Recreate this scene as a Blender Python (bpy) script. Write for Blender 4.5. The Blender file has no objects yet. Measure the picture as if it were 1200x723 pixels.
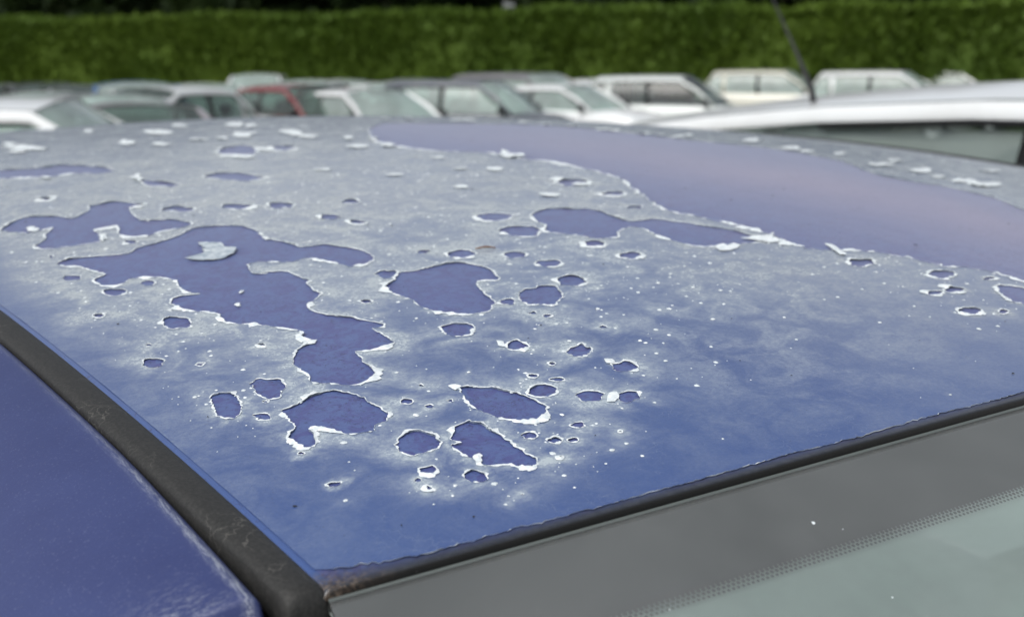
import bpy, bmesh, math, random
import numpy as np
from mathutils import Vector, noise
from mathutils.geometry import delaunay_2d_cdt

random.seed(11)
RAD = math.radians
scene = bpy.context.scene
COL = scene.collection

# ------------------------------------------------------------------ camera
Z0 = 1.62                                   # height of the near front roof corner above the ground
cam_data = bpy.data.cameras.new('camera')
cam = bpy.data.objects.new('camera', cam_data)
COL.objects.link(cam)
cam.location = (-0.1590, -0.3419, Z0 + 0.1707)
cam.rotation_euler = (RAD(90 - 11.582), 0, RAD(-34.203))
cam_data.sensor_width = 36
cam_data.lens = 42.30
cam_data.clip_start = 0.02
cam_data.clip_end = 800
cam_data.dof.use_dof = True
cam_data.dof.focus_distance = 0.53
cam_data.dof.aperture_fstop = 42.30 / 3.8
scene.camera = cam

# ------------------------------------------------------------------ world: bright overcast daylight
SUN_EL, SUN_AZ = 50, -112      # azimuth clockwise from +Y
world = bpy.data.worlds.new('World')
scene.world = world
world.use_nodes = True
wn = world.node_tree.nodes
wl = world.node_tree.links
sky = wn.new('ShaderNodeTexSky')
sky.sky_type = 'NISHITA'
sky.sun_disc = False
sky.sun_elevation = RAD(SUN_EL)
sky.sun_rotation = RAD(SUN_AZ)
sky.dust_density = 4.0
sky.ozone_density = 0.6
hsv = wn.new('ShaderNodeHueSaturation')
hsv.inputs['Saturation'].default_value = 0.30
wl.new(sky.outputs[0], hsv.inputs['Color'])
# layered cloud: soft lighter and darker masses all round the dome
tcw = wn.new('ShaderNodeTexCoord')
cl = wn.new('ShaderNodeTexNoise')
cl.inputs['Scale'].default_value = 2.2
cl.inputs['Detail'].default_value = 5
cl.inputs['Distortion'].default_value = 0.6
wl.new(tcw.outputs['Generated'], cl.inputs['Vector'])
crw = wn.new('ShaderNodeValToRGB')
crw.color_ramp.elements[0].position = 0.32
crw.color_ramp.elements[0].color = (0.62, 0.66, 0.72, 1)
crw.color_ramp.elements[1].position = 0.68
crw.color_ramp.elements[1].color = (1.15, 1.15, 1.13, 1)
wl.new(cl.outputs['Fac'], crw.inputs[0])
mulw = wn.new('ShaderNodeMixRGB')
mulw.blend_type = 'MULTIPLY'
mulw.inputs[0].default_value = 1
wl.new(hsv.outputs[0], mulw.inputs[1])
wl.new(crw.outputs[0], mulw.inputs[2])
wl.new(mulw.outputs[0], wn['Background'].inputs['Color'])
wn['Background'].inputs['Strength'].default_value = 0.145

sun_data = bpy.data.lights.new('sun', 'SUN')
sun_data.energy = 1.0
sun_data.angle = RAD(40)
sun_data.color = (1.0, 0.97, 0.92)
sun = bpy.data.objects.new('sun', sun_data)
COL.objects.link(sun)
sun.rotation_euler = (RAD(-(90 - SUN_EL)), 0, RAD(-SUN_AZ))

scene.view_settings.view_transform = 'Standard'
scene.view_settings.look = 'None'
scene.view_settings.exposure = 0.22
scene.view_settings.gamma = 1
scene.render.engine = 'CYCLES'
scene.cycles.use_denoising = True
scene.cycles.max_bounces = 8
scene.cycles.transparent_max_bounces = 16

# ------------------------------------------------------------------ materials
MATS = {}
class N:
    """small helper round a node tree"""
    def __init__(self, name):
        m = bpy.data.materials.new(name)
        m.use_nodes = True
        MATS[name] = m
        self.m = m
        self.t = m.node_tree
        self.b = self.t.nodes['Principled BSDF']
        self.out = self.t.nodes['Material Output']
        self.pos = None
    def new(self, kind, **kw):
        n = self.t.nodes.new(kind)
        for k, v in kw.items():
            setattr(n, k, v)
        return n
    def link(self, a, b):
        self.t.links.new(a, b)
    def obj(self):
        if self.pos is None:
            self.pos = self.new('ShaderNodeTexCoord').outputs['Object']
        return self.pos
    def noise(self, scale, detail=3, rough=0.55, dist=0.0, vec=None, stretch=None):
        n = self.new('ShaderNodeTexNoise')
        n.inputs['Scale'].default_value = scale
        n.inputs['Detail'].default_value = detail
        n.inputs['Roughness'].default_value = rough
        n.inputs['Distortion'].default_value = dist
        v = vec or self.obj()
        if stretch:
            mp = self.new('ShaderNodeMapping')
            mp.inputs['Scale'].default_value = stretch
            self.link(v, mp.inputs['Vector'])
            v = mp.outputs[0]
        self.link(v, n.inputs['Vector'])
        return n.outputs['Fac']
    def vor(self, scale, feature='F1', vec=None, out='Distance'):
        n = self.new('ShaderNodeTexVoronoi', feature=feature)
        n.inputs['Scale'].default_value = scale
        self.link(vec or self.obj(), n.inputs['Vector'])
        return n.outputs[out]
    def ramp(self, fac, lo, hi, c0=0.0, c1=1.0):
        n = self.new('ShaderNodeMapRange')
        n.interpolation_type = 'SMOOTHSTEP'
        n.inputs['From Min'].default_value = lo
        n.inputs['From Max'].default_value = hi
        n.inputs['To Min'].default_value = c0
        n.inputs['To Max'].default_value = c1
        self.link(fac, n.inputs['Value'])
        return n.outputs[0]
    def math(self, op, a, b=None, clamp=False):
        n = self.new('ShaderNodeMath', operation=op)
        n.use_clamp = clamp
        for i, v in enumerate((a, b)):
            if v is None:
                continue
            if isinstance(v, (int, float)):
                n.inputs[i].default_value = v
            else:
                self.link(v, n.inputs[i])
        return n.outputs[0]
    def mix(self, fac, a, b):
        n = self.new('ShaderNodeMixRGB')
        for i, v in enumerate((fac, a, b)):
            if isinstance(v, (int, float)):
                n.inputs[i].default_value = v
            elif isinstance(v, tuple):
                n.inputs[i].default_value = (*v, 1)
            else:
                self.link(v, n.inputs[i])
        return n.outputs[0]
    def attr(self, name):
        n = self.new('ShaderNodeAttribute')
        n.attribute_name = name
        return n.outputs['Fac']
    def col(self, v):
        if isinstance(v, tuple):
            self.b.inputs['Base Color'].default_value = (*v, 1)
        else:
            self.link(v, self.b.inputs['Base Color'])
    def set(self, **kw):
        for k, v in kw.items():
            s = self.b.inputs[k.replace('_', ' ')]
            if isinstance(v, (int, float)):
                s.default_value = v
            else:
                self.link(v, s)
    def bump(self, height, strength=0.3, dist=0.001):
        n = self.new('ShaderNodeBump')
        n.inputs['Strength'].default_value = strength
        n.inputs['Distance'].default_value = dist
        self.link(height, n.inputs['Height'])
        self.link(n.outputs[0], self.b.inputs['Normal'])

def mat(name):
    return MATS[name]

def build_materials():
    # bare blue base coat under the lost lacquer
    n = N('bare_base_coat')
    mott = n.ramp(n.noise(90, 6, 0.72, 1.6), 0.42, 0.60)
    speck = n.ramp(n.noise(420, 3, 0.7), 0.57, 0.66)
    c = n.mix(mott, BLUE_BARE, BLUE_BARE2)
    pk = n.ramp(n.noise(3.2, 3, 0.6, 0.5, stretch=(1.3, 0.7, 1)), 0.45, 0.75)
    c = n.mix(n.math('MULTIPLY', n.attr('strip_sheen'), n.ramp(n.noise(60, 5, 0.7, 0.3, stretch=(1, 0.25, 1)), 0.3, 0.7, 0.24, 0.62)), c, (0.20, 0.21, 0.36))  # grazing sky sheen on the bare strip, painted as a paler base colour
    c = n.mix(n.math('MULTIPLY', n.attr('pink_sheen'), n.ramp(n.noise(4, 3, 0.6, 0.3), 0.25, 0.7, 0.35, 0.75)), c, (0.30, 0.25, 0.36))  # broad pink sheen put into the base colour
    c = n.mix(n.math('MULTIPLY', speck, 0.55), c, (0.016, 0.020, 0.085))
    # primer and grime that show along the front lip, rust-brown grit at the corner
    c = n.mix(n.ramp(n.noise(2000, 2, 0.9), 0.30, 0.72, 0.0, 0.30), c, (0.020, 0.034, 0.12))
    c = n.mix(n.attr('rolled'), c, BLUE_COAT2)
    wv = n.new('ShaderNodeTexNoise')
    wv.inputs['Scale'].default_value = 70
    wv.inputs['Detail'].default_value = 3
    n.link(n.obj(), wv.inputs['Vector'])
    cont = n.ramp(n.math('ABSOLUTE', n.math('SUBTRACT', n.math('FRACT', n.math('MULTIPLY', wv.outputs['Fac'], 9.0)), 0.5)), 0.0, 0.10, 1, 0)
    cont = n.math('MULTIPLY', n.math('MULTIPLY', cont, n.ramp(n.noise(45, 3), 0.44, 0.56)), n.ramp(n.noise(260, 3), 0.38, 0.55))
    c = n.mix(n.math('MULTIPLY', cont, 0.8), c, (0.016, 0.018, 0.085))
    lip = n.attr('lip')
    grit = n.ramp(n.noise(330, 4, 0.7), 0.42, 0.6)
    dk = n.mix(grit, (0.018, 0.022, 0.032), (0.030, 0.034, 0.045))
    c = n.mix(lip, c, dk)
    c = n.mix(n.attr('wall'), c, (0.006, 0.006, 0.006))
    rust = n.math('MULTIPLY', n.attr('rust'), n.ramp(n.noise(520, 4, 0.75), 0.40, 0.55))
    c = n.mix(rust, c, n.mix(grit, (0.035, 0.022, 0.015), (0.16, 0.12, 0.09)))
    n.col(c)
    n.set(Metallic=0.05, Roughness=0.42, Specular_IOR_Level=0.5, Sheen_Weight=0.50, Sheen_Roughness=0.35, Coat_Weight=n.attr('rolled'), Coat_Roughness=0.2)
    n.bump(n.noise(500, 4, 0.7), 0.25, 0.0004)

    # the weathered lacquer that is left: clear blue at the edges, chalky where it lifts
    n = N('weathered_lacquer')
    hz = n.attr('haze')
    blot = n.ramp(n.noise(34, 5, 0.66, 0.6), 0.34, 0.66, 0.18, 1.25)
    fine = n.ramp(n.noise(520, 5, 0.8), 0.3, 0.7, 0.62, 1.32)
    blot = n.mix(n.math('MULTIPLY', n.attr('even'), 0.66), blot, (0.90, 0.90, 0.90))
    crisp = n.ramp(n.noise(150, 6, 0.75, 0.4), 0.47, 0.53, 0.86, 1.12)
    h = n.math('MULTIPLY', n.math('MULTIPLY', n.math('MULTIPLY', hz, blot), crisp), fine, clamp=True)
    # hairline crackle
    dv = n.new('ShaderNodeTexNoise')
    dv.inputs['Scale'].default_value = 55
    dv.inputs['Detail'].default_value = 4
    n.link(n.obj(), dv.inputs['Vector'])
    va = n.new('ShaderNodeVectorMath', operation='MULTIPLY_ADD')
    n.link(dv.outputs['Color'], va.inputs[0])
    va.inputs[1].default_value = (0.03, 0.03, 0.03)
    n.link(n.obj(), va.inputs[2])
    cr = n.vor(150, 'DISTANCE_TO_EDGE', va.outputs[0])
    line = n.ramp(cr, 0.0, 0.035, 1.0, 0.0)
    gate = n.ramp(n.noise(60, 4, 0.7), 0.42, 0.66)
    line = n.math('MULTIPLY', n.math('MULTIPLY', line, gate), 0.24)
    h2 = n.math('MAXIMUM', h, line)
    tone = n.ramp(n.noise(9, 3), 0.3, 0.7)
    c = n.mix(tone, BLUE_COAT, BLUE_COAT2)
    c = n.mix(n.ramp(n.noise(900, 3, 0.8), 0.35, 0.7, 0.0, 0.14), c, (0.16, 0.20, 0.34))
    c = n.mix(n.ramp(n.noise(2100, 2, 0.9), 0.30, 0.72, 0.0, 0.35), c, (0.012, 0.030, 0.10))
    c = n.mix(h2, c, n.mix(n.attr('even'), HAZE_COL, (0.405, 0.44, 0.45)))
    sp = n.ramp(n.noise(700, 2, 0.6), 0.70, 0.76)
    c = n.mix(n.math('MULTIPLY', sp, 0.6), c, (0.02, 0.025, 0.05))
    lip = n.attr('lip')
    rust = n.math('MULTIPLY', n.attr('rust'), n.ramp(n.noise(520, 4, 0.75), 0.44, 0.58))
    c = n.mix(rust, c, (0.11, 0.085, 0.065))
    n.col(c)
    n.set(Roughness=n.math('ADD', n.math('MULTIPLY', h2, 0.18), 0.34), Specular_IOR_Level=0.5, Sheen_Weight=0.03, Sheen_Roughness=0.35, Coat_Weight=0.95, Coat_Roughness=n.math('ADD', n.math('MULTIPLY', h2, 0.16), 0.14))
    n.bump(n.math('ADD', n.noise(260, 4, 0.7), n.math('MULTIPLY', line, 0.8)), 0.35, 0.0005)

    # white lifted lacquer
    n = N('lifted_flake')
    c = n.mix(n.ramp(n.noise(350, 3), 0.35, 0.65), (0.62, 0.68, 0.70), (0.82, 0.86, 0.87))
    n.col(c)
    n.set(Roughness=0.6, Specular_IOR_Level=0.4)
    n.bump(n.noise(900, 3), 0.3, 0.0003)
    n = N('curled_flake')
    c = n.mix(n.ramp(n.noise(160, 4, 0.6, 0.5), 0.35, 0.68), (0.30, 0.36, 0.42), (0.60, 0.65, 0.67))
    n.col(c)
    n.set(Roughness=0.5)
    n.bump(n.noise(500, 3), 0.3, 0.0004)
    n = N('black_fleck')
    n.col((0.012, 0.012, 0.014))
    n.set(Roughness=0.7)
    n = N('brown_chaff')
    n.col((0.20, 0.10, 0.05))

    # side rail paint, scuffed along the edge
    n = N('rail_paint')
    w = n.attr('wear')
    scr = n.mix(n.ramp(n.math('ABSOLUTE', n.attr('front_wear')), 0.2, 0.6), n.ramp(n.noise(900, 6, 0.85, stretch=(1, 0.10, 1)), 0.40, 0.66), n.ramp(n.noise(700, 6, 0.85, stretch=(0.18, 0.9, 1)), 0.47, 0.66))
    g = n.math('MULTIPLY', w, scr)
    fl = n.ramp(n.noise(800, 2), 0.62, 0.70)
    c = n.mix(n.ramp(n.noise(14, 4, 0.6), 0.3, 0.7), (0.030, 0.044, 0.150), (0.040, 0.058, 0.180))
    c = n.mix(n.math('MULTIPLY', fl, 0.22), c, (0.22, 0.25, 0.40))
    dust = n.ramp(n.noise(900, 2, 0.5, vec=None), 0.66, 0.72)
    c = n.mix(n.math('MULTIPLY', dust, 0.15), c, (0.3, 0.3, 0.35))
    c = n.mix(n.ramp(n.noise(1900, 2, 0.9), 0.30, 0.72, 0.0, 0.35), c, (0.012, 0.018, 0.08))
    c = n.mix(g, c, (0.46, 0.49, 0.54))
    n.col(c)
    n.set(Metallic=0.1, Roughness=n.math('ADD', n.math('MULTIPLY', g, 0.3), 0.44), Coat_Weight=0.12, Coat_Roughness=0.2)
    n.bump(n.noise(420, 3), 0.12, 0.0004)

    n = N('moulding_rubber')
    va2 = n.noise(40, 4)
    crk = n.new('ShaderNodeTexVoronoi', feature='DISTANCE_TO_EDGE')
    crk.inputs['Scale'].default_value = 62
    dvm = n.new('ShaderNodeTexNoise')
    dvm.inputs['Scale'].default_value = 40
    dvm.inputs['Detail'].default_value = 5
    n.link(n.obj(), dvm.inputs['Vector'])
    vam = n.new('ShaderNodeVectorMath', operation='MULTIPLY_ADD')
    n.link(dvm.outputs['Color'], vam.inputs[0])
    vam.inputs[1].default_value = (0.04, 0.04, 0.04)
    n.link(n.obj(), vam.inputs[2])
    n.link(vam.outputs[0], crk.inputs['Vector'])
    ln = n.math('MULTIPLY', n.ramp(crk.outputs['Distance'], 0, 0.018, 1, 0), n.ramp(n.noise(28, 3), 0.5, 0.62))
    gr = n.ramp(n.noise(700, 3, 0.7), 0.35, 0.75)
    c = n.mix(gr, (0.018, 0.018, 0.017), (0.038, 0.037, 0.035))
    c = n.mix(n.math('MULTIPLY', ln, 0.35), c, (0.22, 0.21, 0.19))
    n.col(c)
    n.set(Roughness=0.58, Specular_IOR_Level=0.4)
    n.bump(n.noise(800, 3, 0.7), 0.3, 0.0004)

    n = N('black_rubber')
    c = n.mix(n.ramp(n.noise(450, 4, 0.7), 0.45, 0.7), (0.006, 0.006, 0.006), (0.040, 0.028, 0.020))
    n.col(c)
    n.set(Roughness=0.75, Specular_IOR_Level=0.25)
    n = N('gap_dark')
    n.col((0.006, 0.006, 0.006))
    n.set(Roughness=0.95, Specular_IOR_Level=0.05)
    n = N('glass_edge'); n.col((0.10, 0.115, 0.11)); n.set(Roughness=0.4)
    n = N('frit_black')
    n.col((0.012, 0.012, 0.012))
    n.set(Roughness=0.4)

    # glass: see-through pane; its pale diffuse film paints in dust and reflected sky
    def glass(name, tint, dust_sky_col, dust_sky_amt, rough=0.03, speck=0.0):
        n = N(name)
        t = n.t
        t.nodes.remove(n.b)
        tr = n.new('ShaderNodeBsdfTransparent')
        tr.inputs[0].default_value = (*tint, 1)
        gl = n.new('ShaderNodeBsdfGlossy')
        gl.inputs['Roughness'].default_value = rough
        di = n.new('ShaderNodeBsdfDiffuse')
        if speck:
            sp = n.ramp(n.noise(620, 3, 0.65), 0.60, 0.72)
            n.link(n.mix(n.math('MULTIPLY', sp, speck), dust_sky_col, (0.62, 0.64, 0.63)), di.inputs[0])
        else:
            di.inputs[0].default_value = (*dust_sky_col, 1)
        lw = n.new('ShaderNodeLayerWeight')
        lw.inputs['Blend'].default_value = 0.5
        fr = n.math('ADD', n.math('MULTIPLY', n.math('POWER', lw.outputs['Facing'], 5.0), 0.94), 0.06)
        m1 = n.new('ShaderNodeMixShader')
        m2 = n.new('ShaderNodeMixShader')
        dn = n.ramp(n.noise(7 if speck else 1.6, 5, 0.65, 0.4), 0.25, 0.8, dust_sky_amt * 0.72, dust_sky_amt * 1.2)
        n.link(dn, m1.inputs[0])
        n.link(tr.outputs[0], m1.inputs[1])
        n.link(di.outputs[0], m1.inputs[2])
        n.link(fr, m2.inputs[0])
        n.link(m1.outputs[0], m2.inputs[1])
        n.link(gl.outputs[0], m2.inputs[2])
        n.link(m2.outputs[0], n.out.inputs['Surface'])
    glass('dusty_windscreen', (0.84, 0.92, 0.89), (0.33, 0.345, 0.345), 0.31, 0.06, 0.35)
    glass('car_glass', (0.68, 0.82, 0.76), (0.62, 0.73, 0.69), 0.42)
    glass('clear_side_glass', (0.85, 0.93, 0.90), (0.3, 0.33, 0.32), 0.10)
    glass('car_glass_mid', (0.48, 0.58, 0.54), (0.30, 0.37, 0.34), 0.16)
    glass('car_glass_grey', (0.50, 0.58, 0.55), (0.26, 0.32, 0.30), 0.55)
    glass('car_glass_dark', (0.30, 0.36, 0.35), (0.12, 0.14, 0.14), 0.12)

    glass('bright_film', (0.85, 0.93, 0.90), (0.58, 0.66, 0.63), 0.44, 0.03, 0.12)  # pale film added to brighten the clear part of the windscreen
    # ordinary car paints (uneven with dust)
    def paint(name, c0, rough=0.3, metal=0.0):
        n = N(name)
        d = n.ramp(n.noise(3.0, 5, 0.65), 0.35, 0.8, 0.0, 0.22)
        n.col(n.mix(d, c0, (0.42, 0.41, 0.38)))
        n.set(Metallic=metal, Roughness=rough, Coat_Weight=0.6, Coat_Roughness=0.12)
        n.bump(n.noise(2.0, 2), 0.05, 0.01)
    paint('paint_white', (0.78, 0.80, 0.80))
    paint('paint_offwhite', (0.62, 0.66, 0.64))
    paint('paint_cream', (0.64, 0.63, 0.54))
    paint('paint_silver', (0.40, 0.42, 0.44), 0.35, 0.4)
    paint('paint_slate', (0.075, 0.085, 0.105), 0.3, 0.3)
    paint('paint_charcoal', (0.035, 0.036, 0.040))
    paint('paint_grey', (0.20, 0.19, 0.20), 0.35, 0.3)
    paint('paint_mauve', (0.34, 0.31, 0.34), 0.4, 0.2)
    paint('paint_red', (0.20, 0.022, 0.026))
    paint('paint_skyblue', (0.09, 0.20, 0.42))
    paint('paint_roofblue', (0.035, 0.050, 0.18), 0.4, 0.1)
    n = N('trim_black'); n.col((0.014, 0.014, 0.015)); n.set(Roughness=0.5)
    n = N('trim_grey'); n.col((0.13, 0.15, 0.14)); n.set(Roughness=0.6)
    n = N('tyre'); n.col((0.02, 0.02, 0.02)); n.set(Roughness=0.85)
    n = N('rim'); n.col((0.45, 0.45, 0.46)); n.set(Roughness=0.35, Metallic=0.8)
    n = N('lamp_clear'); n.col((0.65, 0.68, 0.68)); n.set(Roughness=0.12, Coat_Weight=1.0)
    n = N('lamp_red'); n.col((0.35, 0.015, 0.012)); n.set(Roughness=0.15, Coat_Weight=1.0)
    n = N('seat_fabric')
    n.col(n.mix(n.ramp(n.noise(60, 4), 0.3, 0.7), (0.045, 0.045, 0.05), (0.09, 0.09, 0.095)))
    n.set(Roughness=0.9)
    n = N('pale_fabric')
    n.col(n.mix(n.ramp(n.noise(9, 4), 0.3, 0.7), (0.58, 0.62, 0.60), (0.72, 0.74, 0.71)))
    n.set(Roughness=0.9)
    n = N('interior_grey'); n.col((0.16, 0.165, 0.165)); n.set(Roughness=0.8)
    n = N('headliner'); n.col((0.62, 0.62, 0.59)); n.set(Roughness=0.9)

    # vegetation
    def leaf(name, a, b, sc):
        n = N(name)
        v = n.noise(sc, 3, 0.6)
        n.col(n.mix(n.ramp(v, 0.3, 0.7), a, b))
        n.set(Roughness=0.65, Specular_IOR_Level=0.2)
        tl = n.new('ShaderNodeBsdfTranslucent')
        tl.inputs[0].default_value = (*b, 1)
        ms = n.new('ShaderNodeMixShader')
        ms.inputs[0].default_value = 0.25
        n.link(n.b.outputs[0], ms.inputs[1])
        n.link(tl.outputs[0], ms.inputs[2])
        n.link(ms.outputs[0], n.out.inputs['Surface'])
    leaf('hedge_leaf', (0.064, 0.114, 0.014), (0.104, 0.164, 0.021), 0.25)
    leaf('tree_leaf', (0.010, 0.022, 0.006), (0.026, 0.045, 0.010), 0.5)
    leaf('tree_leaf_pale', (0.05, 0.06, 0.03), (0.10, 0.11, 0.06), 0.5)
    n = N('bark'); n.col(n.mix(n.noise(9, 4), (0.05, 0.04, 0.03), (0.13, 0.11, 0.09))); n.set(Roughness=0.9)
    n = N('gravel_ground')
    c = n.mix(n.ramp(n.noise(14, 6, 0.7), 0.3, 0.7), (0.10, 0.095, 0.085), (0.24, 0.23, 0.21))
    c = n.mix(n.ramp(n.noise(0.35, 4), 0.5, 0.7), c, (0.075, 0.09, 0.035))
    n.col(c); n.set(Roughness=0.95)
    n.bump(n.noise(40, 5, 0.7), 0.6, 0.02)

BLUE_BARE = (0.076, 0.118, 0.300)
BLUE_BARE2 = (0.060, 0.070, 0.235)
BLUE_COAT = (0.019, 0.062, 0.235)
BLUE_COAT2 = (0.030, 0.078, 0.255)
HAZE_COL = (0.42, 0.48, 0.52)
build_materials()

# ------------------------------------------------------------------ object helpers
def mesh(name, verts, faces, material=None, smooth=True):
    me = bpy.data.meshes.new(name)
    me.from_pydata([tuple(map(float, v)) for v in verts], [], faces)
    if material:
        me.materials.append(mat(material))
    if smooth:
        me.polygons.foreach_set('use_smooth', [True] * len(me.polygons))
    me.update()
    return me

def add(name, me, parent=None, loc=None, rot=None):
    o = bpy.data.objects.new(name, me)
    COL.objects.link(o)
    if parent is not None:
        o.parent = parent
    if loc is not None:
        o.location = loc
    if rot is not None:
        o.rotation_euler = rot
    return o

def tag(o, label=None, cat=None, group=None, kind=None):
    if label: o['label'] = label
    if cat: o['category'] = cat
    if group: o['group'] = group
    if kind: o['kind'] = kind
    return o

def empty(name, loc, rz=0.0):
    o = bpy.data.objects.new(name, None)
    COL.objects.link(o)
    o.location = loc
    o.rotation_euler = (0, 0, rz)
    o.empty_display_size = 0.2
    return o

def grid_mesh(name, rows, material, smooth=True, closed=False):
    """rows: list of equally long point rows"""
    m = len(rows[0])
    verts = [p for r in rows for p in r]
    faces = []
    for i in range(len(rows) - 1):
        for j in range(m if closed else m - 1):
            k = (j + 1) % m
            faces.append((i * m + j, i * m + k, (i + 1) * m + k, (i + 1) * m + j))
    return mesh(name, verts, faces, material, smooth)

def box_data(x0, x1, y0, y1, z0, z1):
    v = [(x0, y0, z0), (x1, y0, z0), (x1, y1, z0), (x0, y1, z0), (x0, y0, z1), (x1, y0, z1), (x1, y1, z1), (x0, y1, z1)]
    f = [(0, 3, 2, 1), (4, 5, 6, 7), (0, 1, 5, 4), (1, 2, 6, 5), (2, 3, 7, 6), (3, 0, 4, 7)]
    return v, f

def bevelled(name, v, f, material, width=0.02, seg=2):
    bm = bmesh.new()
    vs = [bm.verts.new(p) for p in v]
    for q in f:
        bm.faces.new([vs[i] for i in q])
    bmesh.ops.recalc_face_normals(bm, faces=bm.faces)
    bmesh.ops.bevel(bm, geom=bm.edges[:], offset=width, segments=seg, affect='EDGES', clamp_overlap=True)
    me = bpy.data.meshes.new(name)
    bm.to_mesh(me)
    bm.free()
    me.materials.append(mat(material))
    me.polygons.foreach_set('use_smooth', [True] * len(me.polygons))
    return me

def sweep(name, path, section, material, frame=None, cap=True):
    """section: list of (a, b) offsets; frame(i) -> (side, up) vectors"""
    rows = []
    for i, p in enumerate(path):
        s, u = frame(i)
        rows.append([Vector(p) + s * a + u * b for a, b in section])
    m = len(section)
    verts = [p for r in rows for p in r]
    faces = []
    for i in range(len(rows) - 1):
        for j in range(m):
            k = (j + 1) % m
            faces.append((i * m + j, (i + 1) * m + j, (i + 1) * m + k, i * m + k))
    if cap:
        faces.append(tuple(range(m)))
        faces.append(tuple((len(rows) - 1) * m + j for j in reversed(range(m))))
    return mesh(name, verts, faces, material)

# ------------------------------------------------------------------ ground
g = add('ground', grid_mesh('ground', [[(x, y, 0) for x in (-300, -60, -10, 30, 100, 300)] for y in (-300, -60, -10, 30, 100, 300)], 'gravel_ground'))
tag(g, 'gravel yard floor under the parked cars', kind='structure')

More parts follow.
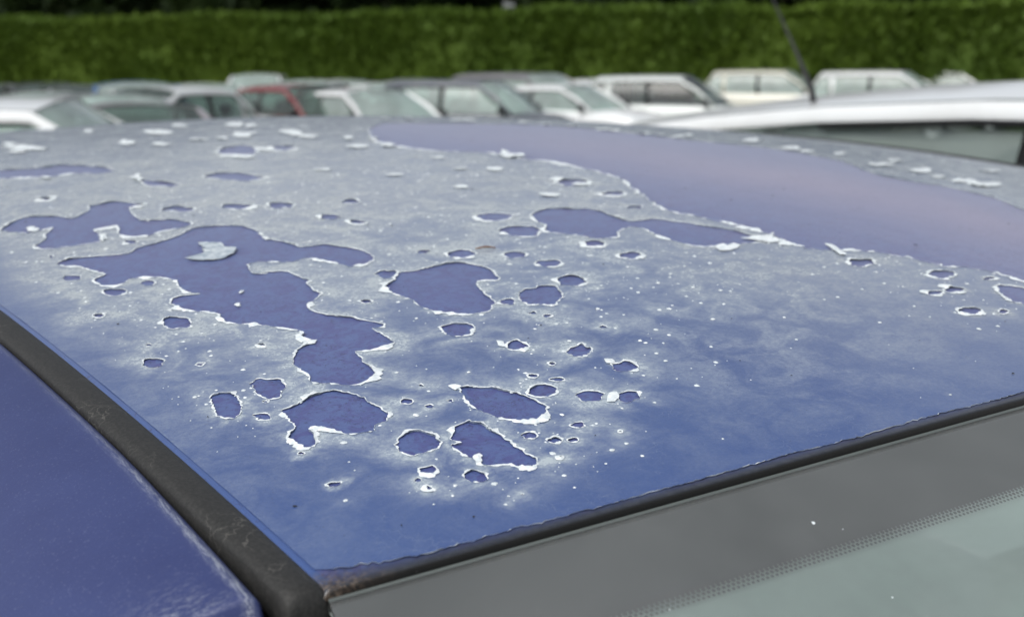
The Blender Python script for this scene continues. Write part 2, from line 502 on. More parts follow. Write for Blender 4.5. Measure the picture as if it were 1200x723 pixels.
# ------------------------------------------------------------------ parked cars
def car_kind(L=4.2, W=1.70, H=1.45, belt=0.94, hood=0.84, cowl=1.15, header=0.35, rear=-1.25, tail=-1.75, boot=None, bpil=-0.25, cpil=-1.05, glass='car_glass', moulding='trim_grey', drop=0.055, wtip=None, arch=0.056, rd=1.0):
    """meshes of one kind of car, y forward, ground at z = 0: list of (part, mesh, parent part index)"""
    P = []
    hw = W / 2
    wb, wr = hw - 0.07, hw - 0.27
    # body shell: lofted stations from tail to nose
    boot = boot or belt + 0.02
    st = [(-L / 2, 0.50, 0.62, 0.80), (-L / 2 + 0.03, 0.34, boot - 0.22, 0.90), (-L / 2 + 0.14, 0.27, boot - 0.05, 0.955), (tail, 0.23, boot, 0.985),
          (rear - 0.1, 0.21, belt + 0.01, 1.0), (bpil, 0.20, belt, 1.0), (cowl - 0.25, 0.20, belt - 0.01, 1.0), (cowl, 0.21, belt - 0.03, 0.99),
          (cowl + 0.35, 0.22, hood + 0.04, 0.98), (L / 2 - 0.32, 0.22, hood - 0.05, 0.955), (L / 2 - 0.10, 0.25, hood - 0.16, 0.90), (L / 2 - 0.02, 0.32, hood - 0.28, 0.82), (L / 2, 0.42, 0.54, 0.76)]
    rows = []
    for y, zb, zt, k in st:
        w = hw * k
        half = [(0, zb), (w * 0.84, zb), (w * 0.96, zb + 0.07), (w, zb + (zt - zb) * 0.45), (w * 0.985, zb + (zt - zb) * 0.72), (w * 0.955, zt - 0.05), (w * 0.90, zt - 0.008), (w * 0.55, zt + 0.025), (0, zt + 0.035)]
        ring = [(x, y, z) for x, z in half] + [(-x, y, z) for x, z in half[-2:0:-1]]
        rows.append(ring)
    m = len(rows[0])
    verts = [p for r in rows for p in r]
    faces = []
    for i in range(len(rows) - 1):
        for j in range(m):
            k = (j + 1) % m
            faces.append((i * m + j, i * m + k, (i + 1) * m + k, (i + 1) * m + j))
    faces.append(tuple(reversed(range(m))))
    faces.append(tuple((len(rows) - 1) * m + j for j in range(m)))
    P.append(('body', mesh('body', verts, faces, 'paint_white'), None))
    body = 0
    # roof
    hz, rz = H - drop, H - 0.075
    def roof_z(s, t):
        return hz + (rz - hz) * t + arch * (t - t * t) + 0.055 * (1 - abs(s) ** 2.6) - 0.0
    def roof_pt(s, t, dz=0.0, k=1.0):
        y = header + (rear - header) * t
        y += 0.07 * (1 - s * s) * (1 - t) * (1 - t) - 0.05 * (1 - s * s) * t * t
        x = (wr + 0.05 * (t - t * t)) * s * k
        return (x, y, roof_z(s, t) + dz)
    ss = [-1, -0.94, -0.8, -0.55, -0.28, 0, 0.28, 0.55, 0.8, 0.94, 1]
    tt = [0, 0.04, 0.12, 0.25, 0.4, 0.55, 0.7, 0.85, 0.95, 1]
    P.append(('roof', grid_mesh('roof', [[roof_pt(s, t) for s in ss] for t in tt], 'paint_white'), None))
    roof_i = len(P) - 1
    P.append(('headliner', grid_mesh('headliner', [[roof_pt(s, t, -0.03, 0.97) for s in ss] for t in tt], 'headliner'), roof_i))
    for sg in (-1, 1):
        path = [roof_pt(sg, t, 0.004) for t in tt]
        P.append(('roof_moulding', sweep('roof_moulding', path, [(-0.016, -0.01), (0.016, -0.01), (0.014, 0.004), (-0.014, 0.004)], moulding, lambda i: (Vector((1, 0, 0)), Vector((0, 0, 1)))), roof_i))
        # rail below the moulding, running down into the front and rear pillars
        path = [Vector(roof_pt(sg, t)) + Vector((sg * 0.036, 0, -0.022)) for t in tt]
        front = [Vector((sg * (wb - 0.02), cowl - 0.02, belt - 0.02)), Vector((sg * (wb - 0.09), (cowl * 0.52 + header * 0.48), belt + (hz - belt) * 0.53))]
        back = [Vector((sg * (wr + 0.10), rear * 0.55 + tail * 0.45, belt + (rz - belt) * 0.48)), Vector((sg * (wb - 0.02), tail + 0.10, belt - 0.02))]
        full = front + path + back
        P.append(('roof_rail', sweep('roof_rail', full, [(-0.030, -0.030 * rd), (0.026, -0.040 * rd), (0.034, -0.036 * rd), (0.036, -0.028 * rd), (0.022, 0.016), (0.016, 0.024), (0.004, 0.027), (-0.03, 0.02)], 'paint_white', lambda i, s=sg: (Vector((s, 0, 0)), Vector((0, 0, 1)))), None))
        # black weatherstrip under the rail
        path = [Vector(roof_pt(sg, t)) + Vector((sg * 0.060, 0, -0.024 - 0.040 * rd)) for t in tt if header - (header - rear) * t < (wtip or header) + 0.05]
        P.append(('weatherstrip', sweep('weatherstrip', path, [(-0.008, -0.008), (0.008, -0.010), (0.004, 0.005), (-0.008, 0.005)], 'trim_black', lambda i, s=sg: (Vector((s, 0, 0)), Vector((0, 0, 1)))), None))
        # door pillars
        for yp, wd, mt in ((bpil, 0.05, 'trim_black'), (cpil, 0.06, 'paint_white')):
            t = (header - yp) / (header - rear)
            top = Vector(roof_pt(sg, t)) + Vector((sg * 0.036, 0, -0.04))
            bot = Vector((sg * (wb - 0.005), yp + 0.04, belt - 0.04))
            P.append(('pillar', sweep('pillar', [bot, top], [(-0.03, -wd), (0.006, -wd), (0.006, wd), (-0.03, wd)], mt, lambda i, s=sg: (Vector((s, 0, 0)), Vector((0, 1, 0)))), None))
        # side panes between the pillars
        def edge_pt(y, f):      # f = 0 belt .. 1 roof
            t = min(max((header - y) / (header - rear), 0), 1)
            tp = Vector(roof_pt(sg, t)) + Vector((sg * 0.040, 0, -0.022 - 0.030 * rd))
            return Vector((sg * (wb - 0.012) * (1 - f) + tp.x * f, y, (belt - 0.03) * (1 - f) + tp.z * f))
        fy = lambda f: cowl - 0.07 + (header - cowl + 0.02) * f
        if wtip:
            fy = lambda f: cowl - 0.25 + (wtip - cowl + 0.25) * f
        ry = lambda f: tail + 0.14 + (rear - tail - 0.12) * f
        for a, b in ((fy, lambda f: bpil + 0.05), (lambda f: bpil - 0.04, lambda f: cpil + 0.06), (lambda f: cpil - 0.05, ry)):
            rws = []
            for f in (0, 0.34, 0.67, 1):
                bow = 0.02 * (f - f * f) * 4
                rws.append([edge_pt(a(f) + (b(f) - a(f)) * q, f) + Vector((sg * bow, 0, 0)) for q in (0, 0.5, 1)])
            P.append(('side_window', grid_mesh('side_window', rws, glass), None))
        # mirror
        v, f = box_data(sg * (wb + 0.0) if sg > 0 else sg * (wb + 0.17), sg * (wb + 0.17) if sg > 0 else sg * wb, cowl - 0.22, cowl - 0.13, belt - 0.01, belt + 0.12)
        P.append(('wing_mirror', bevelled('wing_mirror', v, f, 'trim_black', 0.03), None))
        # lamps
        v, f = box_data(sg * hw * 0.56 if sg > 0 else -hw * 0.86, hw * 0.86 if sg > 0 else sg * hw * 0.56, L / 2 - 0.20, L / 2 - 0.035, hood - 0.26, hood - 0.14)
        P.append(('headlight', bevelled('headlight', v, f, 'lamp_clear', 0.03), None))
        v, f = box_data(sg * hw * 0.66 if sg > 0 else -hw * 0.93, hw * 0.93 if sg > 0 else sg * hw * 0.66, -L / 2 + 0.0, -L / 2 + 0.14, boot - 0.26, boot - 0.10)
        P.append(('tail_light', bevelled('tail_light', v, f, 'lamp_red', 0.03), None))
        # wheels
        for yw in (L / 2 - 0.80, -L / 2 + 0.74):
            rows = []
            for rr, xx in ((0.20, 0.195), (0.28, 0.205), (0.305, 0.17), (0.305, 0.03), (0.28, 0.0), (0.2, 0.0)):
                rows.append([(sg * (hw - 0.19 + xx), yw + rr * math.cos(k * math.pi / 10), 0.305 + rr * math.sin(k * math.pi / 10)) for k in range(20)])
            P.append(('wheel', grid_mesh('tyre', rows, 'tyre', closed=True), None))
            wi = len(P) - 1
            rows = []
            for rr, xx in ((0.0, 0.20), (0.05, 0.205), (0.12, 0.185), (0.19, 0.19), (0.205, 0.20)):
                rows.append([(sg * (hw - 0.19 + xx), yw + rr * math.cos(k * math.pi / 10), 0.305 + rr * math.sin(k * math.pi / 10)) for k in range(20)])
            P.append(('rim', grid_mesh('rim', rows, 'rim', closed=True), wi))
    # front and rear panes
    def pane(y0, z0, w0, t, bow0, name):
        rws = []
        for f in (0, 0.25, 0.5, 0.75, 1):
            r = []
            for s in (-1, -0.75, -0.4, 0, 0.4, 0.75, 1):
                a = Vector((w0 * s, y0 + bow0 * (1 - s * s), z0 + 0.02 * (1 - s * s)))
                b = Vector(roof_pt(s * 0.99, t, -0.006))
                p = a * (1 - f) + b * f
                p.z += 0.05 * (f - f * f)
                r.append(p)
            rws.append(r)
        return grid_mesh(name, rws, glass)
    P.append(('windscreen', pane(cowl - 0.04, belt - 0.015, wb - 0.05, 0, 0.13, 'windscreen'), None))
    P.append(('rear_window', pane(tail + 0.12, belt + 0.02, wb - 0.06, 1, -0.08, 'rear_window'), None))
    # cabin
    v, f = box_data(-wb + 0.08, wb - 0.08, cowl - 0.55, cowl - 0.12, belt - 0.25, belt + 0.015)
    P.append(('dashboard', bevelled('dashboard', v, f, 'trim_black', 0.05), None))
    rows = []
    for k in range(16):
        a = k * math.pi / 8
        rows.append([(0.35 + (0.18 + 0.014 * math.cos(b)) * math.cos(a), cowl - 0.62 + 0.014 * math.sin(b) + 0.06 * math.sin(a), belt + 0.0 + (0.18 + 0.014 * math.cos(b)) * math.sin(a)) for b in (0, 1.57, 3.14, 4.71)])
    rows.append(rows[0])
    P.append(('steering_wheel', grid_mesh('steering_wheel', rows, 'trim_black', closed=True), None))
    for sx in (-0.36, 0.36):
        for sy in (0.02, -0.88):
            prof = [(0.50, 0.30), (0.54, 0.44), (0.10, 0.40), (-0.10, 0.95), (-0.22, 0.95), (-0.08, 0.30)]
            rws = []
            for dx in (-0.24, -0.20, 0.20, 0.24):
                k = 0.93 if abs(dx) > 0.22 else 1
                rws.append([(sx + dx, sy + y * k, 0.3 + (z - 0.3) * k) for y, z in prof])
            mm = grid_mesh('seat', rws, 'seat_fabric', closed=True)
            P.append(('seat', mm, None))
            si = len(P) - 1
            v, f = box_data(sx - 0.13, sx + 0.13, sy - 0.26, sy - 0.16, 0.98, 1.15)
            P.append(('headrest', bevelled('headrest', v, f, 'seat_fabric', 0.04), si))
    return P

PAINTED = {'body', 'roof', 'roof_rail'}
def place_car(name, kind, paint, x, y, rz, label, cat='car', group=None, cpillar=True, skip=()):
    root = empty(name, (x, y, 0), RAD(rz))
    tag(root, label, cat, group)
    made = []
    for part, me, par in kind:
        if part in skip:
            made.append(None)
            continue
        o = add(part, me, root if par is None else made[par])
        if part in PAINTED or (part == 'pillar' and me.materials[0].name == 'paint_white'):
            o.material_slots[0].link = 'OBJECT'
            o.material_slots[0].material = mat(paint)
        made.append(o)
    return root

HATCH = car_kind(L=3.9, W=1.68, H=1.48, cowl=1.05, header=0.35, rear=-1.35, tail=-1.72, boot=0.97, bpil=-0.30, cpil=-1.12)
SEDAN = car_kind(L=4.4, W=1.70, H=1.42, cowl=1.05, header=0.28, rear=-0.95, tail=-1.50, bpil=-0.35, cpil=-1.08)
LOW = car_kind(L=4.2, W=1.68, H=1.36, belt=0.90, cowl=1.0, header=0.22, rear=-0.90, tail=-1.50, bpil=-0.40, cpil=-1.05)
TALL = car_kind(L=4.2, W=1.72, H=1.57, belt=0.98, cowl=1.20, header=0.42, rear=-1.45, tail=-1.80, boot=1.0, bpil=-0.25, cpil=-1.15)
DARK = car_kind(L=4.4, W=1.70, H=1.42, cowl=1.05, header=0.28, rear=-0.95, tail=-1.50, bpil=-0.35, cpil=-1.08, glass='car_glass_mid')
LOWD = car_kind(L=4.2, W=1.68, H=1.36, belt=0.90, cowl=1.0, header=0.22, rear=-0.90, tail=-1.50, bpil=-0.40, cpil=-1.05, glass='car_glass_mid')
OPENW = car_kind(L=4.1, W=1.70, H=1.52, belt=0.97, cowl=1.10, header=0.36, rear=-1.35, tail=-1.72, boot=0.99, bpil=-0.28, cpil=-1.08, glass='car_glass_dark')
NEAR = car_kind(L=4.6, W=1.76, H=1.755, belt=1.14, hood=1.05, cowl=1.95, header=1.40, drop=0.22, arch=0.36, wtip=0.36, rd=0.35, glass='car_glass_grey', rear=-1.45, tail=-1.85, boot=1.05, bpil=-0.33, cpil=-1.12)

GRP = 'cars parked in the yard'
CARS = [
    ('parked_car', TALL, 'paint_white', 1.36, 7.51, -118.2, 'pale white car at the left edge, nearest of the left cars', 'car'),
    ('parked_car', LOWD, 'paint_mauve', 3.79, 12.51, 173.8, 'low grey-mauve car right of the pale white car at the left edge', 'car'),
    ('parked_car', DARK, 'paint_charcoal', 5.31, 22.59, 175.8, 'black car far left under the hedge, beside a silver car', 'car'),
    ('parked_car', DARK, 'paint_silver', 5.27, 19.53, 160.8, 'silver car between the black car and the sky blue car far left', 'car'),
    ('parked_car', HATCH, 'paint_skyblue', 5.77, 18.9, 165.8, 'small sky blue car far left below the hedge', 'car'),
    ('parked_car', SEDAN, 'paint_white', 7.29, 20.12, 163.8, 'white car facing the camera between the sky blue car and the red car', 'car'),
    ('parked_car', HATCH, 'paint_white', 12.41, 30.08, 150.8, 'white hatchback rising behind the red car', 'car'),
    ('parked_car', DARK, 'paint_red', 8.43, 18.4, -169.2, 'dark red car in the far row, left of the middle', 'car'),
    ('parked_car', LOW, 'paint_white', 13.09, 26.23, 175.8, 'white car far behind, just right of the red car', 'car'),
    ('parked_car', LOW, 'paint_offwhite', 12.11, 22.32, 175.8, 'small white car far behind, left of the dark slate hatchback', 'car'),
    ('parked_car', HATCH, 'paint_slate', 11.25, 17.65, -146.2, 'dark slate hatchback with pale green windows in the middle', 'car'),
    ('parked_car', TALL, 'paint_grey', 14.03, 19.95, -164.2, 'grey car behind the dark slate hatchback, only its roof showing', 'car'),
    ('parked_car', LOW, 'paint_white', 14.05, 18.64, -159.2, 'low white coupe between the slate hatchback and the dark-windowed silver car', 'car'),
    ('parked_car', OPENW, 'paint_offwhite', 16.26, 18.18, -146.2, 'silver-white hatchback with dark side windows', 'car'),
    ('parked_car', TALL, 'paint_cream', 23.98, 22.78, -149.2, 'cream car with pale green windows behind the near white car', 'car'),
    ('parked_car', TALL, 'paint_white', 23.94, 19.0, -154.2, 'white car right of the cream car, roof just showing', 'car'),
    ('parked_car', TALL, 'paint_white', 27.81, 20.15, -154.2, 'far white car at right, second from the cream car', 'car'),
    ('parked_car', TALL, 'paint_offwhite', 28.91, 19.38, -159.2, 'far white car at right, third from the cream car', 'car'),
    ('parked_car', HATCH, 'paint_charcoal', 29.69, 18.45, -164.2, 'dark car at the far right edge behind the near white roof', 'car'),
    ('parked_car', TALL, 'paint_charcoal', 25.25, 26.52, -164.2, 'far dark car behind the silver-white hatchback', 'car'),
    ('parked_car', LOWD, 'paint_silver', 4.96, 24.71, 165.8, 'silver car at the far left edge, behind the pale white car', 'car'),
    ('parked_car', DARK, 'paint_white', 5.69, 17.59, 120.8, 'white car half hidden between the sky blue and white cars', 'car'),
    ('parked_car', SEDAN, 'paint_offwhite', 10.54, 22.94, 135.8, 'pale car directly behind the dark red car', 'car'),
    ('parked_car', LOW, 'paint_white', 9.02, 17.27, -174.2, 'white car left of the slate hatchback, in front of the far white ones', 'car'),
    ('parked_car', SEDAN, 'paint_white', 16.47, 20.52, 175.8, 'white saloon behind the low white coupe', 'car'),
    ('parked_car', DARK, 'paint_silver', 13.11, 22.78, 160.8, 'silver car just behind the nose of the dark slate hatchback row', 'car'),
    ('parked_car', LOW, 'paint_white', 4.1, 17.77, 165.8, 'white car in front of the black car far left', 'car'),
    ('parked_car', SEDAN, 'paint_silver', 4.02, 14.36, 175.8, 'silver saloon left of the sky blue car, nearer than it', 'car'),
    ('parked_car', HATCH, 'paint_white', 29.01, 21.99, 175.8, 'white hatchback between the far white cars at right', 'car'),
]
for c in CARS:
    place_car(*c, group=GRP)
near = place_car('parked_car', NEAR, 'paint_white', 2.80, 1.42, 0, 'large white car alongside the blue car, roof and side window showing', 'car', group=GRP)
# roof aerial of the near white car
path = [(-0.50, 0.44, 1.67), (-0.50, 0.455, 1.72), (-0.50, 0.51, 1.81), (-0.50, 0.65, 2.02), (-0.50, 0.78, 2.22)]
rads = [0.014, 0.012, 0.006, 0.0022, 0.0012]
rows = [[Vector(p) + Vector((r * math.cos(a), 0.0, r * math.sin(a))) for a in [k * math.pi / 4 for k in range(8)]] for p, r in zip(path, rads)]
AERIAL = add('aerial', grid_mesh('aerial', rows, 'trim_black', closed=True), near)

# ------------------------------------------------------------------ hedge and trees
def leaf_cloud(name, centres, normals, size, material, rng, up=0.25):
    """one quad per leaf spray, pointing outwards and up"""
    n = len(centres)
    d = normals + rng.normal(size=(n, 3)) * 0.55
    d[:, 2] += up
    d /= np.linalg.norm(d, axis=1)[:, None]
    r = rng.normal(size=(n, 3))
    s = np.cross(d, r)
    s /= np.linalg.norm(s, axis=1)[:, None]
    L = size * (0.6 + rng.random((n, 1)) * 0.9)
    w = L * 0.33
    v = np.empty((n, 4, 3))
    v[:, 0] = centres - d * L * 0.4
    v[:, 1] = centres + s * w
    v[:, 2] = centres + d * L * 0.8
    v[:, 3] = centres - s * w
    me = bpy.data.meshes.new(name)
    me.vertices.add(n * 4)
    me.vertices.foreach_set('co', v.reshape(-1))
    me.loops.add(n * 4)
    me.loops.foreach_set('vertex_index', np.arange(n * 4, dtype=np.int32))
    me.polygons.add(n)
    me.polygons.foreach_set('loop_start', np.arange(0, n * 4, 4, dtype=np.int32))
    me.materials.append(mat(material))
    me.update(calc_edges=True)
    return me

def build_hedge():
    rng = np.random.default_rng(3)
    A = np.array([-10.17, 74.23]); B = np.array([9.99, 48.4]); C = np.array([28.82, 18.64]); D = np.array([37.0, 5.0])
    pts = [A, B, C, D]
    root = empty('conifer_hedge', (float(B[0]), float(B[1]), 0))
    tag(root, 'tall clipped green conifer hedge along the far side of the yard', 'hedge')
    off = np.array([B[0], B[1], 0])
    H = 3.15
    path = []
    for a, b in zip(pts[:-1], pts[1:]):
        k = int(np.linalg.norm(b - a) / 0.5)
        path += [a + (b - a) * i / k for i in range(k)]
    path = np.array(path)
    tan = np.gradient(path, axis=0)
    tan /= np.linalg.norm(tan, axis=1)[:, None]
    nor = np.c_[tan[:, 1], -tan[:, 0]]
    # make normals face the yard (towards the camera)
    if (nor[len(nor) // 2] @ (np.array([0, 0]) - path[len(path) // 2])) < 0:
        nor = -nor
    rows = []
    for i, (p, n) in enumerate(zip(path, nor)):
        t = H + 0.16 * noise.noise(Vector((i * 0.11, 3, 0))) + 0.10 * noise.noise(Vector((i * 0.6, 9, 0)))
        prof = [(0.72, 0), (0.75, 1.0), (0.70, 2.2), (0.52, t - 0.25), (0.2, t - 0.05), (-0.3, t - 0.05), (-0.6, t - 0.3), (-0.75, 2), (-0.75, 0)]
        row = []
        for j, (o, z) in enumerate(prof):
            o2 = o + 0.14 * noise.noise(Vector((i * 0.22, z * 0.9, o)))
            row.append((p[0] + n[0] * o2 - off[0], p[1] + n[1] * o2 - off[1], z))
        rows.append(row)
    add('hedge_core', grid_mesh('hedge_core', rows, 'hedge_leaf'), root)
    # leaf sprays over the front and the top
    n = 64000
    idx = rng.integers(0, len(path) - 1, n)
    fr = rng.random(n)[:, None]
    c2 = path[idx] * (1 - fr) + path[idx + 1] * fr
    nn = nor[idx]
    u = rng.random(n)
    front = u < 0.78
    z = np.where(front, rng.random(n) ** 0.85 * H, H - 0.06)
    lump = np.array([noise.noise(Vector((c2[i, 0] * 0.8, c2[i, 1] * 0.8, z[i] * 0.45))) for i in range(n)])
    o = np.where(front, 0.72 + 0.09 * lump + rng.normal(size=n) * 0.06, rng.random(n) * 1.4 - 0.7)
    o = np.where(front & (z > H - 0.7), o - (z - H + 0.7) * 0.35, o)
    z = np.where(front, z, H + 0.16 * lump + rng.normal(size=n) * 0.05 + 0.05)
    c = np.c_[c2 + nn * o[:, None], z] - off
    nrm = np.where(front[:, None], np.c_[nn, np.full(n, 0.5)], np.c_[nn * 0.2, np.ones(n)])
    fo = add('foliage', leaf_cloud('foliage', c, nrm, 0.20, 'hedge_leaf', rng), root)
    fo['kind'] = 'stuff'
build_hedge()

def build_tree(x, y, h, rad, seed, label, leafmat='tree_leaf'):
    rng = np.random.default_rng(seed)
    root = empty('tree', (x, y, 0))
    tag(root, label, 'tree', 'trees behind the hedge')
    rows = []
    for z, r in ((0, 0.32), (0.5, 0.24), (h * 0.35, 0.17), (h * 0.7, 0.09), (h * 0.92, 0.03)):
        cx, cy = 0.15 * math.sin(z + seed), 0.15 * math.cos(z * 1.3 + seed)
        rows.append([(cx + r * math.cos(k * math.pi / 5), cy + r * math.sin(k * math.pi / 5), z) for k in range(10)])
    tr = add('trunk', grid_mesh('trunk', rows, 'bark', closed=True), root)
    for k in range(7):
        z = h * (0.25 + 0.09 * k)
        a = k * 2.4 + seed
        ln = rad * (0.95 - 0.07 * k)
        rows = []
        for f, r in ((0, 0.08), (0.5, 0.05), (1, 0.015)):
            q = Vector((math.cos(a) * ln * f, math.sin(a) * ln * f, z + ln * 0.45 * f))
            rows.append([q + Vector((0, 0, 1)) * r * math.cos(b) + Vector((-math.sin(a), math.cos(a), 0)) * r * math.sin(b) for b in (0, 1.05, 2.1, 3.14, 4.2, 5.2)])
        add('limb', grid_mesh('limb', rows, 'bark', closed=True), root)
    # clumps of leaves
    nc = 60
    cc = rng.normal(size=(nc, 3))
    cc /= np.linalg.norm(cc, axis=1)[:, None]
    cc *= (rng.random((nc, 1)) ** 0.4)
    cen = np.c_[cc[:, 0] * rad, cc[:, 1] * rad, h * 0.53 + cc[:, 2] * h * 0.46]
    n = 15000
    k = rng.integers(0, nc, n)
    dd = rng.normal(size=(n, 3))
    dd /= np.linalg.norm(dd, axis=1)[:, None]
    c = cen[k] + dd * (rng.random((n, 1)) ** 0.5) * 0.95
    c[:, 2] = np.maximum(c[:, 2], 0.15)
    cr = add('crown', leaf_cloud('crown', c, dd, 0.42, leafmat, rng), root)
    cr['kind'] = 'stuff'
TREES = [(-4.0, 78.0, 9.5, 3.6), (2.9, 72.4, 10.5, 3.8), (9.8, 66.2, 9.0, 3.9), (16.3, 60.3, 11.0, 3.8), (22.7, 54.5, 9.6, 3.7), (28.7, 49.0, 10.4, 3.9), (34.4, 43.6, 9.2, 3.7), (39.9, 38.4, 10.6, 3.8), (45.1, 33.4, 9.4, 3.8), (50.1, 28.6, 10.2, 3.8)]
ORD = ['first', 'second', 'third', 'fourth', 'fifth', 'sixth', 'seventh', 'eighth', 'ninth', 'tenth']
BACK = ['leftmost', 'second from the left', 'third from the left', 'middle', 'third from the right', 'second from the right', 'rightmost']
for i in range(7):
    build_tree(7.0 + 7.0 * i, 76.5 - 6.0 * i, 12.0 + (i * 37 % 5) * 0.3, 4.4, 60 + i, 'tall dark tree in the back row behind the hedge trees, ' + BACK[i])
for i, (x, y, h, r) in enumerate(TREES):
    build_tree(x, y, h, r, 20 + i, 'dark tree behind the hedge, %s from the left' % ORD[i])

# ------------------------------------------------------------------ the blue car
RA1, RA2, RC, RP, RBW = 0.12863, 0.06413, 0.03335, 1.9698, 0.04621
HALF = 0.55
REAR_Y = 1.46
BASE = Vector((0.55, 0.05, 0.0))
def hf(y):
    y5 = min(y, 0.5)
    d = min(max(y - 0.5, 0.0), 0.4)
    return 0.05943 * y5 + 0.04098 * y5 * y5 + 0.1004 * d - 0.1255 * d * d
def roof_z(x, y):
    s = min(abs((x - HALF) / (HALF + hf(y))), 1.0)
    return Z0 + RA1 * y - RA2 * y * y + RC * (1 - s ** RP)
def head_y(x):
    s = min(abs((x - HALF) / HALF), 1.0)
    return -RBW * (1 - s * s)
def rear_y(x):
    s = min(abs((x - HALF) / HALF), 1.0)
    return REAR_Y + 0.05 * (1 - s * s)

blue = empty('blue_car', BASE)
tag(blue, 'blue car in the foreground with clear coat peeling off its roof', 'car')
def bl(v):
    return [Vector(p) - BASE for p in v]
def bgrid(name, rows, material, part=None, parent=None, closed=False):
    return add(name, grid_mesh(name, [bl(r) for r in rows], material, closed=closed), parent or blue)

def set_attr(me, name, vals):
    a = me.attributes.new(name, 'FLOAT', 'POINT')
    a.data.foreach_set('value', np.asarray(vals, dtype=np.float32))

def rust_at(x, y):
    d = math.hypot((x + 0.002) * 0.7, (y - head_y(x)) * 1.5)
    return max(0.0, 1 - d / 0.018)

# roof panel with rolled lips
def build_roof_panel():
    rows = []
    sv = [-1 + 2 * (0.5 - 0.5 * math.cos(math.pi * k / 110)) for k in range(111)]
    nt = 130
    for it in range(nt + 1):
        f = (it / nt) ** 1.15
        row = []
        for s in sv:
            x0 = HALF + s * HALF
            y = head_y(x0) + (rear_y(x0) - head_y(x0)) * f
            x = HALF + s * (HALF + hf(y))
            row.append(Vector((x, y, roof_z(x, y))))
        # side lips
        def lip(p, sg):
            out = []
            r = 0.005
            for a in (35, 62, 90):
                out.append(p + Vector((sg * r * (math.sin(RAD(a)) - math.sin(RAD(20))), 0, -r * (math.cos(RAD(20)) - math.cos(RAD(a))))))
            out.append(out[-1] + Vector((0, 0, -0.012)))
            return out
        row = list(reversed(lip(row[0], -1))) + row + lip(row[-1], 1)
        rows.append(row)
    def flip(row, sg):
        res = []
        r = 0.0012
        for a in (30, 60, 90):
            res.append([p + Vector((0, sg * r * math.sin(RAD(a)), -r * (1 - math.cos(RAD(a))))) for p in row])
        res.append([p + Vector((0, 0, -0.008)) for p in res[-1]])
        return res
    rows = list(reversed(flip(rows[0], -1))) + rows + flip(rows[-1], 1)
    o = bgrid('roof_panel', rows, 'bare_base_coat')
    me = o.data
    lip_v, rust_v, pink = [], [], []
    for r in rows:
        for p in r:
            d = p.y - head_y(p.x)
            lip_v.append(1.0 if d < 0.0035 else max(0.0, 1 - (d - 0.0035) / 0.004))
            rust_v.append(rust_at(p.x, p.y))
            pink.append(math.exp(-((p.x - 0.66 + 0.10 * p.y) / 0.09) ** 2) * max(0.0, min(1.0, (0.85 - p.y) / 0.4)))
    set_attr(me, 'lip', lip_v)
    set_attr(me, 'rust', rust_v)
    set_attr(me, 'wall', [1.0 if p.y < head_y(p.x) - 0.0009 else 0.0 for r in rows for p in r])
    set_attr(me, 'rolled', [1.0 if min(p.x + hf(p.y), 1.1 + hf(p.y) - p.x) < 0.002 else 0.0 for r in rows for p in r])
    set_attr(me, 'pink_sheen', pink)
    set_attr(me, 'strip_sheen', [max(0.0, min(1.0, (p.x - 0.36) / 0.16)) for r in rows for p in r])
    return o
roof_panel = build_roof_panel()

